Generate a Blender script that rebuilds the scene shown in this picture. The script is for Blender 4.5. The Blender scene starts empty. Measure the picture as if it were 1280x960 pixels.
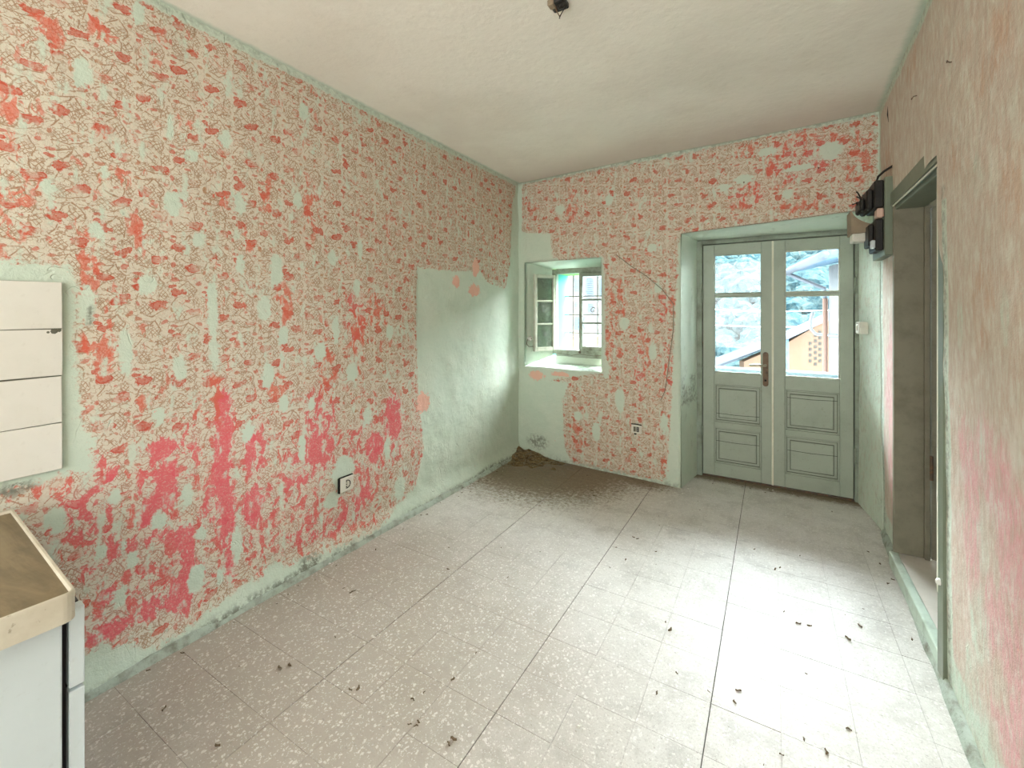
import bpy, bmesh, math, random
import numpy as np
from mathutils import Vector, Matrix
random.seed(7)
SC = bpy.context.scene
COL = SC.collection

# ------------------------------------------------------------------ camera, sky, light, exposure
YAW = math.radians(30.65)
CA, SA = math.cos(YAW), math.sin(YAW)
FPX, EYE, HOR = 550.0, 1.316, 390.0
cam = bpy.data.cameras.new('camera')
cam.sensor_width = 36.0
cam.lens = 36.0 * FPX / 1280.0
cam.shift_y = -(480.0 - HOR) / 1280.0
cam.clip_start, cam.clip_end = 0.05, 2000
cam_o = bpy.data.objects.new('camera', cam)
COL.objects.link(cam_o)
cam_o.location = (0, 0, EYE)
cam_o.rotation_euler = (math.pi / 2, 0, YAW)
SC.camera = cam_o

world = bpy.data.worlds.new('overcast_sky')
SC.world = world
world.use_nodes = True
wn = world.node_tree
bg = wn.nodes['Background']
bg.inputs['Color'].default_value = (0.84, 0.95, 1.0, 1)
bg.inputs['Strength'].default_value = 3.6

def area(name, loc, rot, sx, sy, power, color=(1, 1, 1), portal=False, spread=math.pi):
    l = bpy.data.lights.new(name, 'AREA')
    l.shape, l.size, l.size_y = 'RECTANGLE', sx, sy
    l.energy, l.color, l.spread = power, color, spread
    if portal:
        l.cycles.is_portal = True
    o = bpy.data.objects.new(name, l)
    COL.objects.link(o)
    o.location, o.rotation_euler = loc, rot
    return o
sun = bpy.data.lights.new('veiled_sun', 'SUN')
sun.energy, sun.angle, sun.color = 19.0, math.radians(110), (0.90, 0.97, 1.0)
sun_o = bpy.data.objects.new('veiled_sun', sun); COL.objects.link(sun_o)
sun_o.rotation_euler = (math.radians(-54), 0, math.radians(-32))     # bright veil of cloud above the hill, facing the balcony door
# daylight entering by balcony door and small window; added fill lamp behind the photographer
area('portal_door', (0, 3.93, 0.95), (-math.pi / 2, 0, 0), 0.98, 1.9, 1, portal=True)
area('portal_window', (-1.53, 4.02, 1.32), (-math.pi / 2, 0, 0), 0.56, 0.76, 1, portal=True)
area('rear_fill_lamp', (-0.75, -1.45, 1.45), (math.radians(96), 0, 0), 1.8, 1.6, 9.5, (1.0, 0.98, 0.95))

SC.view_settings.view_transform = 'Standard'
SC.view_settings.look = 'None'
SC.view_settings.gamma = 1
SC.view_settings.use_curve_mapping = False
SC.view_settings.exposure = 3.0
SC.cycles.diffuse_bounces = 8
SC.cycles.max_bounces = 12
SC.cycles.transparent_max_bounces = 12
SC.cycles.use_denoising = True
SC.cycles.sample_clamp_indirect = 8.0

# ------------------------------------------------------------------ photograph geometry -> room metres
def ray(x, y):
    X = (x - 640) / FPX
    return (X * CA - SA, X * SA + CA, (HOR - y) / FPX)
def at_z(x, y, z):
    r = ray(x, y); t = (z - EYE) / r[2]
    return Vector((r[0] * t, r[1] * t, z))
def at_u(x, y, u):
    r = ray(x, y); t = u / r[0]
    return Vector((u, r[1] * t, EYE + r[2] * t))
def at_v(x, y, v):
    r = ray(x, y); t = v / r[1]
    return Vector((r[0] * t, v, EYE + r[2] * t))
def at_line(x, y, p, q):
    nx, ny = -(q[1] - p[1]), (q[0] - p[0]); r = ray(x, y)
    t = (nx * p[0] + ny * p[1]) / (nx * r[0] + ny * r[1])
    return Vector((r[0] * t, r[1] * t, EYE + r[2] * t))
def at_d(x, y, d):
    r = ray(x, y)
    return Vector((r[0] * d, r[1] * d, EYE + r[2] * d))

# ------------------------------------------------------------------ numpy value noise
def _hash(ix, iy, iz, seed):
    n = (ix * 374761393 + iy * 668265263 + iz * 1274126177 + seed * 974711) & 0xFFFFFFFF
    n = ((n ^ (n >> 13)) * 1274126177) & 0xFFFFFFFF
    n = ((n ^ (n >> 16)) * 2246822519) & 0xFFFFFFFF
    return ((n ^ (n >> 15)) & 0xFFFFFF) / float(0xFFFFFF)
def vnoise(P, seed=0):
    P = np.asarray(P, dtype=np.float64)
    I = np.floor(P).astype(np.int64); F = P - I
    F = F * F * (3 - 2 * F)
    r = 0
    for dx in (0, 1):
        for dy in (0, 1):
            for dz in (0, 1):
                w = (F[:, 0] if dx else 1 - F[:, 0]) * (F[:, 1] if dy else 1 - F[:, 1]) * (F[:, 2] if dz else 1 - F[:, 2])
                r = r + w * _hash(I[:, 0] + dx, I[:, 1] + dy, I[:, 2] + dz, seed)
    return r
def fbm(P, scale, octv=3, seed=0):
    P = np.asarray(P, dtype=np.float64) * scale + 100.0
    a, tot, r = 1.0, 0.0, 0
    for k in range(octv):
        r = r + a * vnoise(P * 2 ** k, seed + k); tot += a; a *= 0.5
    return r / tot
def sstep(a, b, x):
    t = np.clip((x - a) / (b - a), 0, 1)
    return t * t * (3 - 2 * t)

# ------------------------------------------------------------------ object helpers
def link(name, me, mat=None, parent=None):
    o = bpy.data.objects.new(name, me)
    COL.objects.link(o)
    if mat is not None:
        for m in (mat if isinstance(mat, (list, tuple)) else [mat]):
            me.materials.append(m)
    if parent is not None:
        o.parent = parent
    return o
def obj(name, bm, mat=None, parent=None, smooth=False):
    me = bpy.data.meshes.new(name)
    bmesh.ops.recalc_face_normals(bm, faces=bm.faces[:])
    bm.to_mesh(me); bm.free()
    if smooth:
        for p in me.polygons: p.use_smooth = True
    return link(name, me, mat, parent)
def tag(o, label=None, cat=None, group=None, kind=None):
    if label: o['label'] = label
    if cat: o['category'] = cat
    if group: o['group'] = group
    if kind: o['kind'] = kind
    return o
def thing(name, loc, label, cat, group=None, rot=(0, 0, 0)):
    o = bpy.data.objects.new(name, None)
    COL.objects.link(o)
    o.empty_display_size = 0.05
    o.location, o.rotation_euler = loc, rot
    return tag(o, label, cat, group)
def struct(o):
    o['kind'] = 'structure'
    return o
def box(bm, x0, x1, y0, y1, z0, z1, bev=0.0, seg=1, mi=0):
    x0, x1 = min(x0, x1), max(x0, x1); y0, y1 = min(y0, y1), max(y0, y1); z0, z1 = min(z0, z1), max(z0, z1)
    vs = [bm.verts.new(p) for p in ((x0, y0, z0), (x1, y0, z0), (x1, y1, z0), (x0, y1, z0), (x0, y0, z1), (x1, y0, z1), (x1, y1, z1), (x0, y1, z1))]
    fs = [bm.faces.new([vs[i] for i in f]) for f in ((0, 3, 2, 1), (4, 5, 6, 7), (0, 1, 5, 4), (1, 2, 6, 5), (2, 3, 7, 6), (3, 0, 4, 7))]
    for f in fs: f.material_index = mi
    if bev > 0:
        es = list({e for f in fs for e in f.edges})
        bmesh.ops.bevel(bm, geom=es, offset=bev, segments=seg, profile=0.5, affect='EDGES')
    return vs
def prism(bm, pts, z0, z1, bev=0.0, seg=1):
    a = [bm.verts.new((p[0], p[1], z0)) for p in pts]
    b = [bm.verts.new((p[0], p[1], z1)) for p in pts]
    n = len(pts)
    fs = [bm.faces.new(a[::-1]), bm.faces.new(b)]
    for i in range(n):
        fs.append(bm.faces.new((a[i], a[(i + 1) % n], b[(i + 1) % n], b[i])))
    if bev > 0:
        es = list({e for f in fs for e in f.edges})
        bmesh.ops.bevel(bm, geom=es, offset=bev, segments=seg, profile=0.5, affect='EDGES')
def poly_extrude(bm, pts, vec):
    vec = Vector(vec)
    a = [bm.verts.new(p) for p in pts]
    b = [bm.verts.new(Vector(p) + vec) for p in pts]
    n = len(pts)
    bm.faces.new(a[::-1]); bm.faces.new(b)
    for i in range(n):
        bm.faces.new((a[i], a[(i + 1) % n], b[(i + 1) % n], b[i]))
def tube(bm, pts, r, sides=6, caps=True):
    pts = [Vector(p) for p in pts]
    rings = []
    for i, p in enumerate(pts):
        d = (pts[min(i + 1, len(pts) - 1)] - pts[max(i - 1, 0)]).normalized()
        up = Vector((0, 0, 1)) if abs(d.z) < 0.9 else Vector((1, 0, 0))
        a = d.cross(up).normalized(); b = d.cross(a).normalized()
        rr = r[i] if isinstance(r, (list, tuple)) else r
        rings.append([bm.verts.new(p + a * rr * math.cos(2 * math.pi * k / sides) + b * rr * math.sin(2 * math.pi * k / sides)) for k in range(sides)])
    for i in range(len(rings) - 1):
        for k in range(sides):
            bm.faces.new((rings[i][k], rings[i][(k + 1) % sides], rings[i + 1][(k + 1) % sides], rings[i + 1][k]))
    if caps:
        bm.faces.new(rings[0][::-1]); bm.faces.new(rings[-1])
def lathe(bm, prof, c, axis, sides=20):
    axis = Vector(axis).normalized(); c = Vector(c)
    up = Vector((0, 0, 1)) if abs(axis.z) < 0.9 else Vector((1, 0, 0))
    a = axis.cross(up).normalized(); b = axis.cross(a).normalized()
    rings = []
    for r, h in prof:
        rings.append([bm.verts.new(c + axis * h + (a * math.cos(2 * math.pi * k / sides) + b * math.sin(2 * math.pi * k / sides)) * max(r, 1e-5)) for k in range(sides)])
    for i in range(len(rings) - 1):
        for k in range(sides):
            bm.faces.new((rings[i][k], rings[i][(k + 1) % sides], rings[i + 1][(k + 1) % sides], rings[i + 1][k]))
    bm.faces.new(rings[0][::-1]); bm.faces.new(rings[-1])
def B(): return bmesh.new()

# ------------------------------------------------------------------ node helper
class NT:
    def __init__(s, name):
        s.m = bpy.data.materials.new(name); s.m.use_nodes = True
        s.t = s.m.node_tree; s.n = s.t.nodes
        s.b = s.n['Principled BSDF']; s.b.inputs['Specular IOR Level'].default_value = 0.3
    def _in(s, sock, v):
        if v is None: return
        if isinstance(v, bpy.types.NodeSocket): s.t.links.new(v, sock)
        elif sock.type == 'RGBA': sock.default_value = (*v[:3], 1) if hasattr(v, '__len__') else (v, v, v, 1)
        elif sock.type == 'VECTOR': sock.default_value = v if hasattr(v, '__len__') else (v, v, v)
        else: sock.default_value = v
    def M(s, op, a, b=None, c=None, clamp=False):
        n = s.n.new('ShaderNodeMath'); n.operation = op; n.use_clamp = clamp
        for i, v in enumerate((a, b, c)): s._in(n.inputs[i], v)
        return n.outputs[0]
    def V(s, op, a, b=None, c=None, out=0):
        n = s.n.new('ShaderNodeVectorMath'); n.operation = op
        for i, v in enumerate((a, b, c)):
            if v is not None: s._in(n.inputs[i], v)
        return n.outputs['Value'] if op in ('LENGTH', 'DOT_PRODUCT', 'DISTANCE') else n.outputs[0]
    def mix(s, f, a, b, mode='MIX'):
        n = s.n.new('ShaderNodeMix'); n.data_type = 'RGBA'; n.blend_type = mode
        s._in(n.inputs[0], f); s._in(n.inputs[6], a); s._in(n.inputs[7], b)
        return n.outputs[2]
    def ss(s, a, b, x):
        n = s.n.new('ShaderNodeMapRange'); n.interpolation_type = 'SMOOTHSTEP'
        s._in(n.inputs['Value'], x); s._in(n.inputs['From Min'], a); s._in(n.inputs['From Max'], b)
        return n.outputs[0]
    def lin(s, a, b, x, c=0.0, d=1.0):
        n = s.n.new('ShaderNodeMapRange')
        s._in(n.inputs['Value'], x); s._in(n.inputs['From Min'], a); s._in(n.inputs['From Max'], b)
        s._in(n.inputs['To Min'], c); s._in(n.inputs['To Max'], d)
        return n.outputs[0]
    def noise(s, vec, scale, detail=2.0, rough=0.5, dist=0.0, col=False):
        n = s.n.new('ShaderNodeTexNoise')
        s._in(n.inputs['Vector'], vec); n.inputs['Scale'].default_value = scale
        n.inputs['Detail'].default_value = detail; n.inputs['Roughness'].default_value = rough
        n.inputs['Distortion'].default_value = dist
        return n.outputs['Color'] if col else n.outputs[0]
    def vor(s, vec, scale, feat='F1'):
        n = s.n.new('ShaderNodeTexVoronoi'); n.feature = feat
        s._in(n.inputs['Vector'], vec); n.inputs['Scale'].default_value = scale
        return n
    def pos(s):
        return s.n.new('ShaderNodeNewGeometry').outputs['Position']
    def objco(s):
        return s.n.new('ShaderNodeTexCoord').outputs['Object']
    def uv(s):
        n = s.n.new('ShaderNodeUVMap'); n.uv_map = 'UVMap'; return n.outputs[0]
    def attr(s, name):
        n = s.n.new('ShaderNodeAttribute'); n.attribute_name = name; return n.outputs['Fac']
    def sep(s, v):
        n = s.n.new('ShaderNodeSeparateXYZ'); s._in(n.inputs[0], v); return n.outputs
    def comb(s, x=0.0, y=0.0, z=0.0):
        n = s.n.new('ShaderNodeCombineXYZ')
        for i, v in enumerate((x, y, z)): s._in(n.inputs[i], v)
        return n.outputs[0]
    def bump(s, h, strength=0.3, dist=0.01):
        n = s.n.new('ShaderNodeBump'); n.inputs['Strength'].default_value = strength
        n.inputs['Distance'].default_value = dist; s._in(n.inputs['Height'], h)
        s.t.links.new(n.outputs[0], s.b.inputs['Normal'])
    def out(s, color=None, rough=None, metal=None, spec=None):
        if color is not None: s._in(s.b.inputs['Base Color'], color)
        if rough is not None: s._in(s.b.inputs['Roughness'], rough)
        if metal is not None: s._in(s.b.inputs['Metallic'], metal)
        if spec is not None: s._in(s.b.inputs['Specular IOR Level'], spec)
        return s.m

def painted(name, col, dark, rough=0.5, scale=9.0, wear=0.5, bump=0.15, grime=None, spec=0.3):
    k = NT(name); p = k.objco()
    n1 = k.noise(p, scale, 5, 0.65); n2 = k.noise(p, scale * 9, 3, 0.6)
    f = k.M('MULTIPLY', k.ss(0.42, 0.75, n1), wear)
    c = k.mix(f, col, dark)
    c = k.mix(k.M('MULTIPLY', k.ss(0.60, 0.72, n2), 0.35 * wear), c, grime or dark)
    k.bump(k.M('ADD', n2, n1), bump, 0.003)
    return k.out(c, rough, spec=spec)

# ------------------------------------------------------------------ wall paint
MINT = (0.53, 0.62, 0.52)
CREAM = (0.61, 0.565, 0.47)
def wall_paint(name, motif=True, warm=0.5):
    k = NT(name)
    uv = k.uv()
    bare, pink, red, grime = (k.attr(a) for a in ('bare', 'pink', 'red', 'grime'))
    nA = k.noise(uv, 26.0, 5, 0.68)          # ragged edges
    nB = k.noise(uv, 5.0, 3, 0.6)            # broad clouds
    nF = k.noise(uv, 130.0, 3, 0.6)          # fine grain
    rag = k.M('SUBTRACT', nA, 0.5)
    nR = k.noise(uv, 48.0, 4, 0.7)
    rag2 = k.M('ADD', k.M('MULTIPLY', rag, 1.3), k.M('MULTIPLY', k.M('SUBTRACT', nR, 0.5), 1.2))
    bm_ = k.ss(0.30, 0.66, k.M('MULTIPLY_ADD', rag2, 1.0, bare))
    if motif:
        stv = k.V('MULTIPLY', uv, (24.0, 8.0, 1.0))
        holes = k.ss(0.54, 0.70, k.M('MULTIPLY_ADD', rag2, 0.22, k.noise(stv, 1.0, 3, 0.55)))
        bm_ = k.M('MAXIMUM', bm_, k.M('MULTIPLY', holes, 0.9))
    mint = k.mix(k.ss(0.35, 0.7, nB), MINT, (0.57, 0.64, 0.54))
    mint = k.mix(k.M('MULTIPLY', k.ss(0.5, 0.75, nA), 0.25), mint, (0.40, 0.50, 0.42))
    cream = k.mix(k.ss(0.4, 0.65, nA), CREAM, (0.60, 0.56, 0.46))
    cream = k.mix(k.M('MULTIPLY', k.ss(0.45, 0.6, nF), 0.30), cream, (0.60, 0.46, 0.37))
    if motif:
        # the roller pattern: one printed repeat, 115 x 178 mm, built from distances
        wob = k.V('SUBTRACT', k.noise(uv, 14.0, 2, 0.5, col=True), (0.5, 0.5, 0.5))
        q = k.V('MULTIPLY_ADD', wob, (0.044, 0.044, 0), uv)
        s_ = k.sep(q)
        colu = k.M('FLOOR', k.M('DIVIDE', s_[0], 0.115))
        yy = k.M('MULTIPLY_ADD', colu, 0.021, s_[1])
        p = k.comb(k.M('MULTIPLY', k.M('FRACT', k.M('DIVIDE', s_[0], 0.115)), 115.0),
                   k.M('MULTIPLY', k.M('FRACT', k.M('DIVIDE', yy, 0.178)), 178.0))
        def ell(cx, cy, rx, ry):
            return k.V('LENGTH', k.V('MULTIPLY_ADD', p, (1 / rx, 1 / ry, 0), (-cx / rx, -cy / ry, 0)))
        def seg(ax, ay, bx, by):
            dx, dy = bx - ax, by - ay; L = dx * dx + dy * dy
            pa = k.V('SUBTRACT', p, (ax, ay, 0))
            h = k.M('MULTIPLY', k.V('DOT_PRODUCT', pa, (dx / L, dy / L, 0)), 1.0, clamp=True)
            return k.V('LENGTH', k.V('SUBTRACT', pa, k.V('MULTIPLY', (dx, dy, 0), h)))
        def mn(l):
            r = l[0]
            for x in l[1:]: r = k.M('MINIMUM', r, x)
            return r
        rose = mn([ell(12, 138, 12, 9), ell(27, 114, 20, 18), ell(46, 117, 12, 11), ell(80, 36, 27, 16), ell(99, 44, 11, 10)])
        bud = mn([ell(15, 163, 14, 7), ell(98, 160, 11, 8), ell(8, 40, 7, 12), ell(60, 84, 8, 6)])
        stem = mn([seg(33, 133, 67, 168), seg(67, 168, 94, 132), seg(94, 132, 86, 98), seg(27, 160, 64, 166), seg(34, 70, 66, 52),
                   seg(80, 88, 80, 56), seg(20, 8, 62, 6), seg(62, 6, 104, 24), seg(10, 62, 30, 92)])
        lace = mn([ell(72, 122, 27, 24), ell(34, 26, 27, 23), ell(96, 80, 16, 20)])
        d1 = k.V('DOT_PRODUCT', p, (0.066, 0.060, 0)); d2 = k.V('DOT_PRODUCT', p, (0.063, -0.065, 0))
        g1 = k.M('PINGPONG', d1, 0.5); g2 = k.M('PINGPONG', d2, 0.5)
        grid = k.M('SUBTRACT', 1.0, k.ss(0.05, 0.17, k.M('MINIMUM', g1, g2)))
        lacem = k.M('MULTIPLY', grid, k.M('SUBTRACT', 1.0, k.ss(0.75, 1.05, k.M('MULTIPLY_ADD', rag, 0.8, lace))))
        curl = k.M('SUBTRACT', 1.0, k.ss(0.010, 0.036, k.M('ABSOLUTE', k.M('SUBTRACT', k.noise(uv, 40.0, 2, 0.55), 0.5))))
        curl = k.M('MULTIPLY', curl, k.ss(0.30, 0.50, k.M('MULTIPLY_ADD', pink, 0.25, nB)))
        stm = k.M('SUBTRACT', 1.0, k.ss(0.9, 2.6, k.M('MULTIPLY_ADD', rag2, 2.0, stem)))
        brk = k.ss(0.30, 0.46, nF)
        L = k.M('MAXIMUM', k.M('MULTIPLY', k.M('MAXIMUM', stm, lacem), brk), k.M('MULTIPLY', curl, 0.85))
        vary = k.noise(uv, 9.0, 2, 0.5)
        ring = k.M('SUBTRACT', 1.0, k.ss(0.0, 0.20, k.M('ABSOLUTE', k.M('SUBTRACT', k.M('PINGPONG', rose, 0.42), 0.0))))
        Fr = k.M('SUBTRACT', 1.0, k.ss(0.80, 1.06, k.M('MULTIPLY_ADD', rag2, 1.7, rose)))
        Fb = k.M('SUBTRACT', 1.0, k.ss(0.65, 1.05, k.M('MULTIPLY_ADD', rag2, 1.1, bud)))
        solid = k.ss(0.46, 0.62, k.M('MULTIPLY_ADD', red, 0.28, vary))
        body = k.M('MULTIPLY_ADD', solid, 0.66, 0.10)
        Fr = k.M('MULTIPLY', Fr, k.M('ADD', body, k.M('MULTIPLY', ring, k.M('MULTIPLY', brk, 0.45)), clamp=True))
        F = k.M('MAXIMUM', Fr, k.M('MULTIPLY', Fb, k.M('MULTIPLY_ADD', brk, 0.35, 0.35)))
        keep = k.M('SUBTRACT', 1.0, bm_)
        lc = k.mix(pink, (0.29, 0.145, 0.065), (0.46, 0.15, 0.12))
        rc = k.mix(k.ss(0.38, 0.58, k.M('MULTIPLY_ADD', red, 0.3, vary)), (0.37, 0.155, 0.05), (0.50, 0.095, 0.055))
        rc = k.mix(k.M('MULTIPLY', pink, 0.75, clamp=True), rc, (0.70, 0.11, 0.14))
        c = k.mix(bm_, cream, mint)
        c = k.mix(k.M('MULTIPLY', L, k.M('MULTIPLY', keep, 0.80)), c, lc)
        c = k.mix(k.M('MULTIPLY', F, keep), c, rc)
        # solid blotches where the colour ran
        wv = k.V('MULTIPLY', uv, (26.0, 14.0, 1.0))
        wn_ = k.noise(wv, 1.0, 5, 0.62, 0.6)
        amt = k.M('MULTIPLY_ADD', pink, 0.15, -0.005)
        wash = k.ss(0.61, 0.66, k.M('ADD', wn_, amt))
        wash = k.M('MULTIPLY', wash, k.M('MULTIPLY_ADD', k.ss(0.35, 0.5, nF), 0.35, 0.55))
        wash = k.M('MULTIPLY', wash, k.M('MULTIPLY', keep, k.ss(0.02, 0.25, k.M('MAXIMUM', pink, red))))
        wc = k.mix(k.M('MULTIPLY', pink, 1.0, clamp=True), (0.58, 0.12, 0.075), (0.67, 0.115, 0.135))
        c = k.mix(wash, c, wc)
        wash2 = k.ss(0.62, 0.68, k.M('ADD', wn_, k.M('MULTIPLY', red, 0.15)))
        c = k.mix(k.M('MULTIPLY', k.M('MULTIPLY', wash2, keep), k.M('MULTIPLY', red, 0.75)), c, (0.62, 0.13, 0.08))
    else:
        sv = k.V('MULTIPLY', uv, (80.0, 14.0, 1.0))
        st = k.noise(sv, 1.0, 4, 0.65)
        sv2 = k.V('MULTIPLY', uv, (13.0, 4.5, 1.0))
        st2 = k.noise(sv2, 1.0, 4, 0.6)
        cream2 = k.mix(k.ss(0.40, 0.62, st), (0.56, 0.505, 0.425), (0.52, 0.40, 0.32))
        cream2 = k.mix(k.ss(0.52, 0.66, st2), cream2, (0.60, 0.57, 0.48))
        bm_ = k.ss(0.34, 0.74, k.M('ADD', bare, k.M('ADD', k.M('MULTIPLY_ADD', st, 1.0, -0.5), k.M('MULTIPLY_ADD', st2, 1.0, -0.5))))
        c = k.mix(bm_, cream2, mint)
        w1 = k.ss(0.46, 0.74, k.M('MULTIPLY_ADD', pink, 0.22, st2))
        w1 = k.M('MULTIPLY', w1, k.M('MULTIPLY_ADD', k.ss(0.38, 0.6, st), 0.5, 0.35))
        c = k.mix(k.M('MULTIPLY', w1, k.M('MULTIPLY', k.ss(0.0, 0.4, pink), k.M('SUBTRACT', 1.0, bm_))), c, (0.66, 0.32, 0.34))
        w2 = k.ss(0.52, 0.72, k.M('MULTIPLY_ADD', red, 0.18, k.noise(sv2, 1.7, 5, 0.7)))
        c = k.mix(k.M('MULTIPLY', w2, k.M('MULTIPLY', red, 0.6)), c, (0.50, 0.25, 0.14))
        pt = k.noise(k.V('MULTIPLY', uv, (30.0, 12.0, 1.0)), 1.0, 5, 0.7)
        c = k.mix(k.M('MULTIPLY', k.ss(0.53, 0.64, pt), 0.55), c, (0.64, 0.62, 0.55))
        c = k.mix(k.M('MULTIPLY', k.ss(0.50, 0.38, pt), 0.35), c, (0.43, 0.31, 0.235))
        c = k.mix(k.M('MULTIPLY', k.ss(0.55, 0.7, st), 0.4), c, (0.64, 0.62, 0.54))
    # bare salmon undercoat showing through chips
    chip = k.attr('chip')
    c = k.mix(k.ss(0.52, 0.60, k.M('MULTIPLY_ADD', rag2, 1.6, chip)), c, (0.74, 0.44, 0.35))
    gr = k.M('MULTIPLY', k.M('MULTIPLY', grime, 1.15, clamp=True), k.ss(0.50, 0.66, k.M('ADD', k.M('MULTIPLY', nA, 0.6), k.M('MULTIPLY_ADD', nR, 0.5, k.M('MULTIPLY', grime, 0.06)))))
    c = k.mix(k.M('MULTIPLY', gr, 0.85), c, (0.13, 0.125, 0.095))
    spk = k.ss(0.735, 0.77, k.noise(uv, 60.0, 2, 0.5))
    c = k.mix(k.M('MULTIPLY', spk, k.M('MULTIPLY', bm_, 0.5)), c, (0.20, 0.22, 0.18))
    hgt = k.M('ADD', k.M('MULTIPLY_ADD', nB, 2.5, nA), k.M('MULTIPLY', nF, 0.35))
    crk = k.M('ABSOLUTE', k.M('SUBTRACT', k.noise(k.V('MULTIPLY', uv, (7.0, 4.0, 1.0)), 1.0, 3, 0.55, 0.8), 0.5))
    crkm = k.M('MULTIPLY', k.M('SUBTRACT', 1.0, k.ss(0.0, 0.010, crk)), k.M('MULTIPLY', bm_, k.ss(0.5, 0.62, nB)))
    hgt = k.M('SUBTRACT', hgt, k.M('MULTIPLY', crkm, 0.8))
    k.bump(hgt, 0.6, 0.007)
    return k.out(c, 0.85, spec=0.2)

MAT_PAT = wall_paint('roller_printed_plaster', True)
MAT_STREAK = wall_paint('streaked_plaster', False)

def blobs(P, lst, k=1.0):
    """max of soft ellipses given in wall metres (s, z, rs, rz)"""
    r = np.zeros(len(P))
    for s, z, rs, rz in lst:
        d = np.sqrt(((P[:, 0] - s) / rs) ** 2 + ((P[:, 1] - z) / rz) ** 2)
        r = np.maximum(r, 1 - sstep(0.55, 1.25, d))
    return r * k

def set_attr(me, name, arr):
    a = me.attributes.new(name, 'FLOAT', 'POINT')
    a.data.foreach_set('value', np.asarray(arr, dtype=np.float32))
ATTRS = ('bare', 'pink', 'red', 'grime', 'chip')

def wall_mesh(name, patches, paint, mat, disp=0.006, normal=(1, 0, 0), bevel=0.0, seed=0, push=None):
    """patches: list of (grid of 3D points [n,m,3], grid of uv [n,m,2], skip(uc,vc) or None)"""
    V, UV, Fc = [], [], []
    key = {}
    for P, U, skip in patches:
        n, m = P.shape[:2]
        idx = np.zeros((n, m), dtype=int)
        for i in range(n):
            for j in range(m):
                kk = (round(float(P[i, j, 0]), 4), round(float(P[i, j, 1]), 4), round(float(P[i, j, 2]), 4))
                t = key.get(kk)
                if t is None:
                    t = len(V); key[kk] = t; V.append(P[i, j]); UV.append(U[i, j])
                idx[i, j] = t
        for i in range(n - 1):
            for j in range(m - 1):
                if skip is not None:
                    c = (U[i, j] + U[i + 1, j + 1]) * 0.5
                    if skip(c[0], c[1]): continue
                Fc.append((idx[i, j], idx[i + 1, j], idx[i + 1, j + 1], idx[i, j + 1]))
    V = np.array(V); UV = np.array(UV)
    at = paint(UV, V)
    d = (fbm(V, 1.6, 2, seed) - 0.5) * 2.2 + (fbm(V, 7.0, 3, seed + 9) - 0.5) * 0.9
    Vd = V.copy()
    Vd += np.array(normal)[None, :] * (d * disp)[:, None]
    w = np.stack([(fbm(V, 4.5, 2, seed + 20 + a) - 0.5) for a in range(3)], 1)
    Vd += w * disp * 1.1
    if push is not None: Vd = push(Vd, V, UV, at)
    me = bpy.data.meshes.new(name)
    used = sorted({i for f in Fc for i in f}); rm = {o: i for i, o in enumerate(used)}
    me.from_pydata([tuple(Vd[i]) for i in used], [], [tuple(rm[i] for i in f) for f in Fc])
    uvl = me.uv_layers.new(name='UVMap')
    li = np.zeros(len(me.loops), dtype=np.int32); me.loops.foreach_get('vertex_index', li)
    UVu = UV[used]
    uvl.data.foreach_set('uv', UVu[li].astype(np.float32).ravel())
    for a in ATTRS:
        set_attr(me, a, at.get(a, np.zeros(len(V)))[used])
    for p in me.polygons: p.use_smooth = True
    o = link(name, me, mat)
    if bevel > 0:
        b = o.modifiers.new('soft_edges', 'BEVEL')
        b.width, b.segments, b.limit_method, b.angle_limit = bevel, 3, 'ANGLE', math.radians(40)
    return struct(o)

# ------------------------------------------------------------------ room numbers
UL = -2.045                       # left wall
ZC = 2.515                        # ceiling
VR = -1.25                        # rear wall
BK0, BK1 = (UL, 3.572), (0.60, 3.388)
def vback(u): return BK0[1] + (u - BK0[0]) * (BK1[1] - BK0[1]) / (BK1[0] - BK0[0])
def uright(v, z=1.25): return 0.447 + 0.033 * v + 0.012 * (1 - z / 1.25)
def steps(a, b, d, extra=()):
    n = max(1, int(round(abs(b - a) / d)))
    xs = set(np.round(np.linspace(a, b, n + 1), 5).tolist())
    for e in extra:
        near = [x for x in xs if abs(x - e) < d * 0.45 and x not in (a, b)]
        for x in near: xs.discard(x)
        xs.add(round(float(e), 5))
    return np.array(sorted(xs))

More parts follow.
